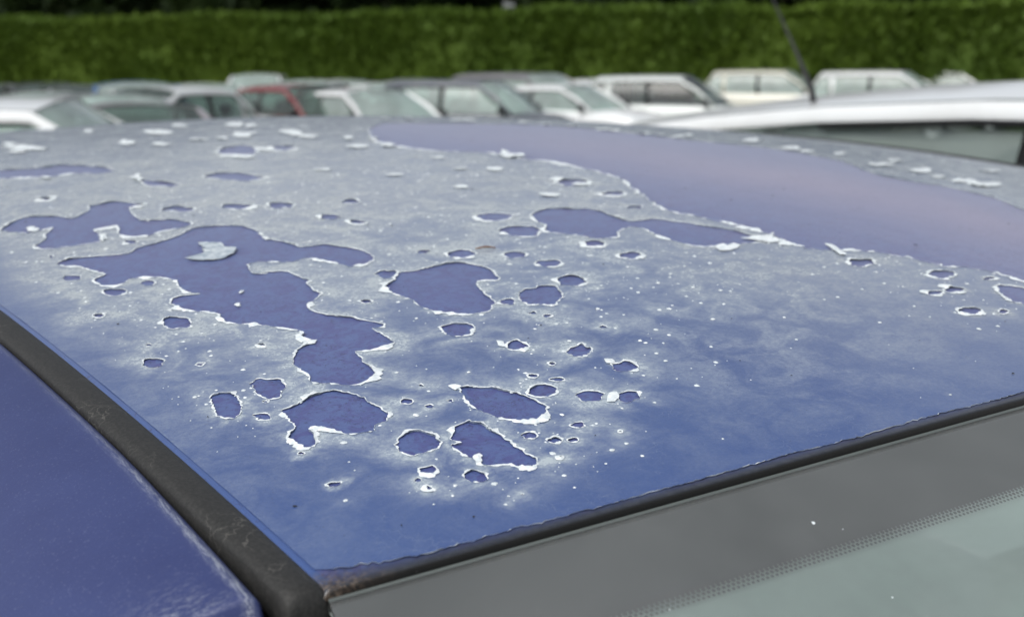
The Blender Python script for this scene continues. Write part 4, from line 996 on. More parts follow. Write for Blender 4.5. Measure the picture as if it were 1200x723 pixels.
FLAKES = [
(2.5,[(84,378.3),(90.6,374.8),(99.8,383.6),(105.4,403),(105.5,411.5),(111.7,403.5),(118.4,400.9),(116.7,384.7),(122.4,380.1),(115.8,367.3),(107.4,361.1),(95.7,361.1),(87.2,369.3)]),
(1,[(25.7,528.6),(30.4,532.8),(33.9,525.1),(32,514),(26.2,514.6)]),
(1.5,[(62.7,476),(66.1,474.5),(66.6,468.5),(59.8,453),(57.1,453.9),(58.9,465.2)]),
(1,[(78.8,268.5),(77.4,268.3),(76.6,269.8),(76.6,273.7),(79,275.2),(80,273.5),(79.5,271.1)]),
(1,[(87.4,288.9),(86.7,289.3),(85.6,290.1),(86.9,292.7),(88.4,294.3),(90.3,294),(88.8,290.1)]),
(2,[(375.5,214.3),(383,214.8),(382.8,210.4),(391.6,213.6),(390.7,206.2),(378.1,201.5),(370.9,204.2)]),
(3,[(402.4,220.2),(412.6,219.3),(423.5,219),(436.9,222.2),(426,212.7),(426.3,203.3),(414.8,204),(409.3,213.8)]),
(2,[(446.7,186.5),(449,183.3),(442.9,169.9),(436.9,159.7),(431.8,160.2),(438.5,172)]),
(0.8,[(85.7,46.4),(88.7,47.7),(89.9,46.2),(86.6,41.1),(84.5,41.9)]),
(1.5,[(113,109.9),(116.6,109.5),(117.4,105.9),(113.5,104.4)]),
(1,[(168.6,62.3),(172.2,61.9),(169.7,57.2),(165,54.5),(161.8,56.1),(165.5,60)]),
(1,[(161.6,143.7),(163.8,141),(161.2,134.7),(159.1,136.9)]),
(1,[(191.2,94.8),(194.3,92.7),(192.9,89.2),(188.5,89.8)]),
(4,[(142.1,665.2),(156.9,689.4),(148,650),(138.9,632.5)]),
(4,[(296.4,992.4),(279.2,971.1),(268.1,984.4),(264.8,1016.9),(276.7,1071.1),(295,1068.5),(297.2,1032.9)]),
(4,[(216.1,895.7),(208,890.1),(205,907.6),(211.4,934.5),(222.7,952.6),(226.5,933.4),(225.8,908.6)]),
(3,[(246.5,1390.9),(230.7,1417.9),(209.1,1436.2),(219.5,1421.4),(234.2,1434.5),(248.6,1395.3),(268.9,1459.8)]),
(3,[(226.5,1420.7),(213.5,1416.9),(197.6,1394.3),(201.1,1406.4),(205.2,1391.3),(224,1401.7),(227.1,1391.6)]),
(3,[(234.5,1111.9),(225.1,1099.7),(232,1140.9),(242,1181),(257.9,1229),(258.9,1204.3),(246.4,1149.2)]),
(4,[(338.3,883.2),(322.5,849.9),(314.4,873.5),(322.2,904.7),(334.2,928.8),(347.6,931.8),(360.8,913.3)]),
(4,[(383,842.3),(364.6,832.4),(369,865),(373.6,907.5),(400.4,929.5),(402.5,894.9),(392,869.1)]),
(3,[(385.3,814.2),(374.8,800.8),(366.9,806.1),(362.6,821.9),(374.4,846.9),(388.7,851.1),(391.6,833.7)]),
(3,[(307.6,868.1),(299.5,857.3),(297.2,870),(293.8,883.3),(302.9,895.1),(311,898),(313,883.9)]),
(3,[(266.7,697.8),(255.3,698.8),(249.9,713.3),(251,721.7),(256.6,726.5),(264.7,718.1),(271.3,706.4)]),
(4,[(149.8,943.2),(138.4,931.3),(119,958.2),(112.1,999.5),(115.5,1035.6),(136,1019.9),(142.8,975.8)]),
(3,[(130,1031.5),(123.8,1037.1),(122.9,1059.3),(126.9,1087.2),(135.1,1100.5),(139.6,1082.1),(138.6,1048.9)]),
(3,[(121.5,933.2),(114.8,930.8),(105.8,939.4),(106.3,960.3),(110.1,975.6),(119.3,970.7),(126.2,948.8)]),
(3,[(337.8,1071.3),(327,1074.9),(322,1092.6),(337.4,1141),(356.6,1186.1),(364.5,1175.2),(352.3,1124)]),
(4,[(379.1,1011.9),(368.1,1019),(371.4,1053.2),(387.7,1091.1),(404.3,1112.6),(411.1,1096.2),(397.2,1048.6)]),
(3,[(400.3,1012),(387.8,995.8),(377.2,990.6),(384.2,1020.7),(396.5,1053.7),(403.8,1049.9),(409.5,1044.5)]),
(3,[(238.5,851.2),(229.6,853.3),(224.5,870.8),(230.6,888.7),(241.8,901.1),(247.1,879.1),(246.4,860.3)]),
(3,[(283.2,872.4),(276.4,874.8),(267.8,887.4),(273,900.6),(282.7,908.8),(290.9,890.4),(291.7,873.8)]),
(2,[(289.9,587.7),(284,585),(278,593),(273.6,600),(277.2,604.4),(285.1,601.4),(291.8,593.7)]),
(3,[(299.5,731.5),(292.4,733.8),(286.5,742.1),(291.4,754.5),(299.5,761.9),(307.7,755.1),(305.9,740.3)]),
(3,[(231.6,1256.9),(218.7,1238.7),(215.7,1293.1),(226.1,1399.5),(231.6,1384.5),(255.3,1419.6),(241.8,1311.9)]),
(2,[(91.5,715.5),(86.7,718.4),(84,725.5),(85.2,733.7),(88.6,740.9),(91.5,732.6),(93.1,725.5)]),
(5,[(476.8,565.2),(460.1,560.4),(445.5,561.9),(451.9,576.3),(454.7,591.2),(470.5,592.3),(473.9,580.1)]),
(4,[(470.8,589.1),(462.2,580),(458.3,582.1),(462.9,593.4),(472.3,606.5),(480.2,610.3),(475.8,598.9)]),
(3,[(405.8,505),(397.3,504),(396.2,512.1),(397.9,520.5),(406.7,521.6),(416.6,519.1),(412.2,509.3)]),
(4,[(378.9,695.7),(367.9,695.9),(358.3,707.8),(371.2,723.3),(381.3,727.7),(389.8,722.6),(390.2,706.4)]),
(4,[(408.3,690.6),(395.9,684.1),(393,695.9),(398.2,712.3),(408.6,722.6),(417.4,723.3),(415.4,708.8)]),
(2,[(337.3,449.7),(331.2,454.3),(328.6,459.9),(333.2,463.1),(337.7,465.6),(343.1,462.1),(342.5,455.4)]),
(2,[(404.5,591.8),(397.1,590.5),(393.1,595.4),(391.5,603.8),(399.6,604.7),(404.4,605.1),(406.5,599.9)]),
(3,[(383.3,389.7),(377.2,386.8),(370.5,390.6),(367.1,396.7),(371.2,402.7),(380.1,401.3),(386.1,395.5)]),
(2,[(385.1,526.9),(380.2,525.6),(374.3,529.1),(375.1,535.3),(380.1,539.2),(387.2,536.5),(390.4,530)]),
(2,[(322.6,526.4),(315.4,530.8),(310.2,538.2),(315.3,542),(322.1,540.7),(326.8,535.2),(327.3,529.6)]),
(3,[(423.9,441.9),(418.3,439.2),(413.6,440.9),(416.8,447.5),(421.4,452.6),(428.5,454.8),(427,447.5)]),
(3,[(431.9,413.3),(425.1,412.4),(417.8,416.4),(416.3,422.9),(423.7,424.5),(430.2,422.1),(438.1,417.2)]),
(4,[(410.6,783.7),(398.5,766.9),(390.9,767.7),(394.8,784.9),(403.5,802.8),(410.5,804.8),(416.6,803.8)]),
(3,[(418.8,754),(410.4,749.8),(414,765.2),(422.3,778.9),(427.9,779.9),(433.3,779),(428.1,762.7)]),
(5,[(868.8,650.2),(832.5,628.7),(810.2,623.7),(816.3,640.5),(844.9,661.6),(877.2,682.3),(876.3,669.3)]),
(4,[(819.2,552.2),(799.5,549.5),(794.4,556.8),(810.4,571.9),(835.1,584.2),(850.3,583.5),(840.8,569.2)]),
(4,[(838.3,510.6),(827,506.9),(826.9,512.6),(840.5,525.7),(858.7,534.2),(876.4,539.1),(855.5,520.4)]),
(4,[(820,431),(795.6,424.3),(780,428.1),(793.2,440.8),(816.4,447.8),(834.6,449.8),(841.6,443.3)]),
(4,[(886.8,468.5),(865.8,460.6),(848.2,457.7),(855,468.8),(877.9,482),(896.5,485.8),(892,477.6)]),
(4,[(818,386),(792,382.3),(801.9,393.2),(800.3,400.2),(826.5,411.1),(849,409.4),(837.5,397.1)]),
(4,[(814,331.2),(794.2,329.5),(779.8,333),(790.3,342.3),(813.6,345.9),(827.2,344.4),(825.4,338.6)]),
(4,[(821.5,312),(790.9,306.2),(781.4,313.4),(784.4,322.5),(809.4,327.6),(830.8,329.3),(840.3,323.2)]),
(3,[(954.9,403.4),(930.8,399.9),(920.2,401.2),(925.1,408.5),(953.8,418.4),(982.4,423.9),(978.1,415.6)]),
(3,[(810.4,360.8),(797.7,355.7),(786.6,356.1),(786.5,360.5),(794.2,365.6),(808.5,369.6),(813.9,366.1)]),
(4,[(789.3,688.9),(774.9,681),(777,691.2),(794.8,711.8),(812.3,721.1),(825.2,724.3),(805.8,702.1)]),
(3,[(817.2,532.3),(800.6,526.7),(796.7,533.1),(812.9,545.8),(830,553),(834.4,549.3),(834.7,542.5)]),
(5,[(573.1,1010.7),(564.6,1010.8),(566.1,1025.6),(576.3,1047.2),(592.5,1066.2),(599.8,1058.9),(587.4,1029.7)]),
(5,[(615.3,1013.5),(600.3,994.7),(594.5,999.7),(590.3,1009.7),(606.7,1037.4),(627.4,1059),(623.8,1036.1)]),
(5,[(647.5,960),(634.4,952.3),(636.8,968.4),(650.3,993.3),(667.3,1005.9),(676.3,1002.9),(662.2,976.3)]),
(5,[(665.2,955.6),(653.7,951.5),(652.3,962.9),(666.5,987.9),(681,996.3),(685.8,992.4),(683.1,976.4)]),
(5,[(713.9,903.8),(702.6,893.1),(692.9,890.2),(694.2,902.9),(711.8,924.2),(732.2,939.2),(735.2,927.3)]),
(5,[(720,865.3),(705.4,851.2),(693.6,850.2),(705.8,868.9),(718,881.8),(734.6,894.3),(739,885.5)]),
(5,[(725.7,828.3),(715.4,823.4),(711.1,828.8),(723.3,844.5),(740.5,858.9),(748.6,855.6),(745.3,839.9)]),
(5,[(737.4,774.1),(722.1,764.6),(710.6,764.3),(721,778.9),(732.7,793),(743.8,794.4),(743.3,786.4)]),
(5,[(745.8,760.2),(727.8,748.2),(722,754.3),(726.4,766.7),(742.6,780),(757.8,785.8),(755.6,774.6)]),
(5,[(745.8,711.9),(729,701.4),(729.3,711.4),(735.3,723.3),(751.6,732.7),(763.1,733.7),(763.2,723.4)]),
(5,[(755.6,692.6),(741.9,684.2),(733.4,686.6),(745.7,697.8),(754.9,710.5),(770.1,714.1),(762,701.4)]),
(5,[(769.3,674.1),(754.7,668.3),(744.9,666.8),(746,674.5),(757,685.9),(774,693.3),(775.9,685.6)])]
HAZE = [(24.5,883.6),(-15.8,407.3),(-20,308.2),(-8.6,239.6),(3.1,174.8),(10.6,132),(23,89.9),(36.1,63.1),(48.1,30.7),(75.7,3.5),(107.5,3.9),(143.6,17.1),(188.2,36),(234.1,51.6),(236.2,95.8),(265.5,122.1),(331.6,124.8),(381.2,106.6),(403.9,77.1),(381.3,32.8),(404.9,-0.9),(509.7,-20.7),(1657.1,559.6),(1653.1,863.6),(907.6,1012.7),(498,1258.3),(111.4,1439.8)]


def n1(t, seed):
    return noise.noise(Vector((t, seed * 7.31, 1.7)))

def densify(poly, step, amp, seed, closed=True):
    """smooth the traced outline and roughen it like torn lacquer"""
    P = [Vector((a / 1000.0, b / 1000.0)) for a, b in poly]
    n = len(P)
    out = []
    for i in range(n):
        p0, p1, p2, p3 = P[i - 1], P[i], P[(i + 1) % n], P[(i + 2) % n]
        k = max(2, min(14, int((p2 - p1).length / step)))
        for j in range(k):
            t = j / k
            q = 0.5 * ((2 * p1) + (p2 - p0) * t + (2 * p0 - 5 * p1 + 4 * p2 - p3) * t * t + (3 * p1 - p0 - 3 * p2 + p3) * t ** 3)
            q = q * 0.6 + (p1 * (1 - t) + p2 * t) * 0.4
            out.append(q)
    res = []
    m = len(out)
    for i, q in enumerate(out):
        tn = (out[(i + 1) % m] - out[i - 1])
        if tn.length < 1e-7:
            continue
        nn = Vector((tn.y, -tn.x)).normalized()
        d = noise.noise(Vector((q.x * 260, q.y * 260, seed))) * 0.6 + noise.noise(Vector((q.x * 700, q.y * 700, seed + 5))) * 0.75
        res.append(q + nn * d * amp)
    # drop points that nearly coincide
    fin = [res[0]]
    for q in res[1:]:
        if (q - fin[-1]).length > step * 0.25:
            fin.append(q)
    return fin

def area2(p):
    return sum(p[i - 1].x * p[i].y - p[i].x * p[i - 1].y for i in range(len(p)))

OUT = []
for hi, (rim, pts) in enumerate(HOLES):
    ys = [p[1] for p in pts]
    xs = [p[0] for p in pts]
    size = max(max(xs) - min(xs), max(ys) - min(ys))
    far = min(1.0, max(0.0, (sum(ys) / len(ys) - 150) / 500.0))
    step = 0.0011 + 0.0022 * far
    if size < 12:
        step = 0.0006
    amp = 0.0013 if size > 15 else 0.0006
    if hi == STRIP:
        amp = 0.005
    p = densify(pts, step, amp, hi)
    if area2(p) < 0:
        p.reverse()
    OUT.append(p)

def inside(poly, x, y):
    """vectorised even-odd test; poly list of Vector2, x, y arrays"""
    px = np.array([p[0] for p in poly]); py = np.array([p[1] for p in poly])
    c = np.zeros(len(x), bool)
    j = len(px) - 1
    for i in range(len(px)):
        if py[i] != py[j]:
            m = ((py[i] > y) != (py[j] > y)) & (x < (px[j] - px[i]) * (y - py[i]) / (py[j] - py[i]) + px[i])
            c ^= m
        j = i
    return c

def speck_spots():
    rng = np.random.default_rng(14)
    reg = [Vector((a / 1000.0, b / 1000.0)) for a, b in HAZE]
    n = 6000
    x = rng.random(n) * 1.05 + 0.02
    y = rng.random(n) ** 1.25 * 1.2 - 0.05
    m = 4200
    x[:m] = rng.random(m) * 0.50
    y[:m] = rng.random(m) * 0.62 - 0.03
    ins = inside(reg, x, y)
    keep = np.where(ins, rng.random(n) < 0.40, rng.random(n) < 0.045)
    for p in OUT:
        keep &= ~inside(p, x, y)
    out = []
    for x0, y0 in zip(x[keep], y[keep]):
        if y0 < head_y(x0) + 0.012 or x0 < -hf(y0) + 0.006:
            continue
        r = 0.00030 + 0.0011 * rng.random() ** 3 + 0.0007 * max(0.0, min(1, (y0 - 0.2) / 0.6)) * rng.random()
        out.append((x0, y0, r))
    return out
SPECKS = speck_spots()

def build_lacquer():
    pts, edges = [], []
    # outer boundary with a ragged front
    border = []
    yy = [0.012 + (REAR_Y - 0.016) * (k / 130) ** 1.1 for k in range(131)]
    for y in yy:
        border.append((-hf(y) + 0.0012, y))
    for k in range(1, 80):
        x = 1.1 * k / 80
        border.append((x, rear_y(x) - 0.004))
    for y in reversed(yy):
        border.append((1.1 + hf(y) - 0.0012, y))
    front = []
    K = 620
    for k in range(K):
        x = 1.094 - 1.088 * k / (K - 1)
        r = 0.0036 + 0.0012 * noise.noise(Vector((x * 120, 0, 2))) + 0.0010 * noise.noise(Vector((x * 420, 0, 8))) + 0.0010 * noise.noise(Vector((x * 24, 0, 4)))
        r += 0.010 * max(0.0, 1 - x / 0.035) * (0.6 + 0.6 * abs(noise.noise(Vector((x * 300, 3, 1)))))
        front.append((x, head_y(x) + max(0.0022, r)))
    border += front
    def loop(p):
        b = len(pts)
        for q in p:
            pts.append(Vector((q[0], q[1])))
        n = len(p)
        for i in range(n):
            edges.append((b + i, b + (i + 1) % n))
        return list(range(b, b + n))
    faces = [loop(border)]
    for p in OUT:
        faces.append(loop(p))
    # filler points: dense near the front, sparse at the back
    rng = np.random.default_rng(8)
    y = -0.115
    fill = []
    while y < 1.5:
        st = 0.0040 + 0.012 * min(1.0, max(0.0, (y - 0.1) / 0.7))
        n = int(1.26 / st)
        xs = (np.arange(n) + 0.5) / n * 1.26 - 0.08 + rng.normal(size=n) * st * 0.2
        for x in xs:
            fill.append((x, y + rng.normal() * st * 0.2))
        y += st
    fill = np.array(fill)
    ok = inside(border, fill[:, 0], fill[:, 1])
    fill = fill[ok]
    # keep filler points off the outlines
    allp = np.array([(q.x, q.y) for q in pts])
    cell = {}
    for q in allp:
        cell[(int(q[0] / 0.002), int(q[1] / 0.002))] = 1
    for q in fill:
        a, b = int(q[0] / 0.002), int(q[1] / 0.002)
        if not any((a + i, b + j) in cell for i in (-1, 0, 1) for j in (-1, 0, 1)):
            pts.append(Vector(q))
    big_specks = np.array([(a, b) for a, b, r in SPECKS if r > 0.0006])
    for q in big_specks:
        a, b = int(q[0] / 0.002), int(q[1] / 0.002)
        if not any((a + i, b + j) in cell for i in (-1, 0, 1) for j in (-1, 0, 1)):
            pts.append(Vector(q))
    v, e, f, ov, oe, of = delaunay_2d_cdt(pts, edges, [], 0, 1e-7)
    V = np.array([(q.x, q.y) for q in v])
    cen = V[np.array([tuple(q) for q in f])].mean(1)
    good = inside(border, cen[:, 0], cen[:, 1])
    for p in OUT:
        good &= ~inside(p, cen[:, 0], cen[:, 1])
    keep = [q for q, k in zip(f, good) if k]
    # chalky haze: distance to the nearest torn edge, within the weathered area
    op = np.concatenate([np.array([(q.x, q.y) for q in p])[::2] for i, p in enumerate(OUT) if i != STRIP])
    d = np.full(len(V), 9.0)
    for k in range(0, len(op), 64):
        dd = np.sqrt(((V[:, None, :] - op[None, k:k + 64, :]) ** 2).sum(2)).min(1)
        d = np.minimum(d, dd)
    reg = [Vector((a / 1000.0, b / 1000.0)) for a, b in HAZE]
    ins = inside(reg, V[:, 0], V[:, 1])
    rd = np.full(len(V), 9.0)
    R = np.array([(q.x, q.y) for q in reg])
    for i in range(len(R)):
        a, b = R[i - 1], R[i]
        t = np.clip(((V - a) @ (b - a)) / max(1e-9, ((b - a) @ (b - a))), 0, 1)
        rd = np.minimum(rd, np.linalg.norm(V - a - t[:, None] * (b - a), axis=1))
    sd = np.where(ins, rd, -rd)
    soft = np.clip((sd + 0.020) / 0.050, 0, 1)
    soft = soft * soft * (3 - 2 * soft)
    yb = np.clip((V[:, 1] - 0.10) / 0.34, 0, 1)
    xb = np.clip((0.46 - V[:, 0] + 0.35 * V[:, 1]) / 0.25, 0.0, 1)
    xb = np.maximum(xb, np.clip((V[:, 0] - 0.60) / 0.08, 0, 1))
    yb = np.maximum(yb, np.clip((V[:, 0] - 0.64) / 0.06, 0, 1))
    halo = np.exp(-(d / (0.011 + 0.012 * yb)) ** 1.4)
    base = (0.12 + 0.74 * yb) * (0.35 + 0.65 * xb)
    hz = soft * np.clip(base + 0.62 * halo, 0, 1)
    hz = np.maximum(hz, np.exp(-(d / 0.0022) ** 1.2))
    ds = np.full(len(V), 9.0)
    for k in range(0, len(big_specks), 64):
        ds = np.minimum(ds, np.sqrt(((V[:, None, :] - big_specks[None, k:k + 64, :]) ** 2).sum(2)).min(1))
    hz = np.maximum(hz, np.minimum(0.9, hz + 0.26 * np.exp(-(ds / 0.0035) ** 2)))
    sky_sheen = (0.22 + 0.52 * np.clip((V[:, 0] - 0.12) / 0.2, 0, 1)) * np.clip((V[:, 1] + 0.06) / 0.20, 0, 1)  # greyer towards the right: sky reflection painted into the haze
    hz = np.maximum(hz, sky_sheen)
    co = []
    for (x, y), dist in zip(V, d):
        lift = 0.00030 + 0.00035 * math.exp(-dist / 0.004) * (0.5 + noise.noise(Vector((x * 90, y * 90, 0))))
        lift += 0.00025 * noise.noise(Vector((x * 45, y * 45, 4)))
        co.append((x, y, roof_z(x, y) + max(0.00022, lift)))
    used = sorted({i for q in keep for i in q})
    mp = {i: k for k, i in enumerate(used)}
    me = mesh('lacquer', bl([co[i] for i in used]), [tuple(mp[i] for i in q) for q in keep], 'weathered_lacquer')
    set_attr(me, 'haze', hz[used])
    set_attr(me, 'even', np.maximum(yb, np.clip((V[:, 0] - 0.24) / 0.14, 0, 1))[used])
    set_attr(me, 'rust', [rust_at(V[i][0], V[i][1]) for i in used])
    o = add('lacquer', me, blue)
    o['label'] = 'chalky peeling clear coat left on the roof'
    return o, front
lacquer, FRONT = build_lacquer()

def rim_mesh(name, p, rim, seed, closed=True, lift0=0.0007):
    """torn white edge: a narrow strip round the patch that curls up towards the gap"""
    n = len(p)
    rows = [[], [], [], []]
    # running arc length drives the variation
    s = 0.0
    w0 = rim * 0.001
    for i in range(n):
        a = p[i - 1] if (closed or i > 0) else p[i]
        b = p[(i + 1) % n] if (closed or i < n - 1) else p[i]
        tn = b - a
        if tn.length < 1e-9:
            tn = Vector((1, 0))
        out = Vector((tn.y, -tn.x)).normalized()
        s += (p[i] - a).length
        q = p[i]
        v1 = noise.noise(Vector((q.x * 170, q.y * 170, seed * 1.7)))
        v2 = noise.noise(Vector((q.x * 650, q.y * 650, seed * 2.3)))
        v3 = noise.noise(Vector((q.x * 60, q.y * 60, seed * 0.7)))
        w = w0 * max(0.20, 0.78 + 1.05 * v1 + 0.9 * v2 + 0.6 * v3)
        if closed and v3 + 0.5 * v1 > 0.30:
            w *= 1.0 + 1.4 * min(1.0, (v3 + 0.5 * v1 - 0.30) * 4)
        if v3 + 0.3 * v2 < -0.28:
            w *= 0.25
        if seed == STRIP + 1:
            w *= max(0.05, min(1.0, (0.85 - q.y) / 0.25)) * max(0.1, min(1.0, 1.2 - (q.x - 0.5) * 4))
        inn = w0 * max(0.0, 0.25 + 0.7 * v2 + 0.5 * v1) * 0.6
        up = lift0 * max(0.2, 0.70 + 1.3 * v3 + 0.7 * v1 + 0.5 * v2) * (0.6 + 0.4 * min(rim, 2.5))
        for k, (off, z) in enumerate(((-inn, up), (-inn * 0.3, up * 0.95), (w * 0.45, up * 0.55 + 0.0002), (w, 0.00045))):
            x, y = q.x + out.x * off, q.y + out.y * off
            rows[k].append(Vector((x, y, roof_z(x, y) + 0.0003 + z)))
    rws = [bl(r) for r in rows]
    if closed:
        return grid_mesh(name, rws, 'lifted_flake', closed=True)
    return grid_mesh(name, rws, 'lifted_flake')

for i, (p, (rim, _)) in enumerate(zip(OUT, HOLES)):
    add('peeling_edge', rim_mesh('peeling_edge', p, rim * 0.9, i + 1), lacquer)
fr = [Vector(q) for q in FRONT]
fr.reverse()
add('peeling_edge', rim_mesh('peeling_edge', fr, 0.32, 77, closed=False, lift0=0.0002), lacquer)

# loose flakes, curling up at their rims
def flake_mesh(poly, lift, seed):
    ys = [q[1] for q in poly]
    far = min(1.0, max(0.0, (sum(ys) / len(ys) - 150) / 500.0))
    p = densify(poly, 0.0014 + 0.002 * far, 0.0008 + 0.0034 * far, seed)
    if area2(p) < 0:
        p.reverse()
    lift *= 0.5
    c = Vector((sum(q.x for q in p) / len(p), sum(q.y for q in p) / len(p)))
    p = [c + (q - c) * (1 - 0.22 * far) for q in p]
    rows = []
    a = seed * 1.37
    for f in (0.02, 0.4, 0.7, 0.88, 1.0):
        r = []
        for q in p:
            x, y = c.x + (q.x - c.x) * f, c.y + (q.y - c.y) * f
            dirn = (q - c).normalized() if (q - c).length > 1e-9 else Vector((1, 0))
            side = 0.45 + 0.55 * max(0.0, dirn.x * math.cos(a) + dirn.y * math.sin(a))
            up = lift * 0.001 * side * f ** 3 * max(0.15, 0.6 + 0.9 * noise.noise(Vector((q.x * 140, q.y * 140, seed))))
            r.append(Vector((x, y, roof_z(x, y) + 0.0008 + up + 0.0006 * (1 - f))))
        rows.append(bl(r))
    return grid_mesh('loose_flake', rows, 'curled_flake' if seed in (0,) else 'lifted_flake', closed=True)
for i, (lift, poly) in enumerate(FLAKES):
    add('loose_flake', flake_mesh(poly, lift, i), lacquer)

# pinhead blisters and specks scattered over the lacquer
def build_specks():
    rng = np.random.default_rng(15)
    verts, faces = [], []
    for x0, y0, r in SPECKS:
        b = len(verts)
        k = 7
        for j in range(k):
            a = 2 * math.pi * j / k
            q = r * (0.7 + 0.6 * rng.random())
            xx, yy = x0 + q * math.cos(a), y0 + q * math.sin(a)
            verts.append((xx, yy, roof_z(xx, yy) + 0.00045))
        verts.append((x0, y0, roof_z(x0, y0) + 0.0006 + r * 0.35))
        for j in range(k):
            faces.append((b + j, b + (j + 1) % k, b + k))
    o = add('blister_specks', mesh('blister_specks', bl(verts), faces, 'lifted_flake'), lacquer)
    o['kind'] = 'stuff'
build_specks()

def build_grit():
    rng = np.random.default_rng(31)
    verts, faces = [], []
    for k in range(130):
        x0, y0 = rng.random() * 0.7 + 0.01, rng.random() * 0.75 - 0.02
        r = 0.0003 + 0.0006 * rng.random() ** 3
        e = 1 + rng.random()
        a0 = rng.random() * 3
        b = len(verts)
        for j in range(6):
            u, v = r * e * math.cos(j * 1.047), r * math.sin(j * 1.047)
            xx, yy = x0 + u * math.cos(a0) - v * math.sin(a0), y0 + u * math.sin(a0) + v * math.cos(a0)
            verts.append((xx, yy, roof_z(xx, yy) + 0.0007))
        verts.append((x0, y0, roof_z(x0, y0) + 0.0010))
        for j in range(6):
            faces.append((b + j, b + (j + 1) % 6, b + 6))
    o = add('grit', mesh('grit', bl(verts), faces, 'black_fleck'), lacquer)
    o['kind'] = 'stuff'
build_grit()
# a dry stalk lying on the roof
STALK = Vector((0.2468, 0.2847, 0))
rows = []
for k in range(7):
    f = k / 6 - 0.5
    c = Vector((0.0125 * f, -0.004 * f + 0.0005 * math.sin(5 * f), 0.0006 * math.cos(4 * f)))
    r = 0.0007 * (1 - 0.9 * abs(f))
    rows.append([c + Vector((0, r * math.cos(a), r * math.sin(a))) for a in (0, 1.05, 2.1, 3.14, 4.2, 5.2)])
st = add('dry_stalk', grid_mesh('dry_stalk', rows, 'brown_chaff', closed=True), loc=Vector((STALK.x, STALK.y, roof_z(STALK.x, STALK.y) + 0.0014)))
tag(st, 'tiny dry brown stalk lying on the peeling roof near its middle', 'stalk')

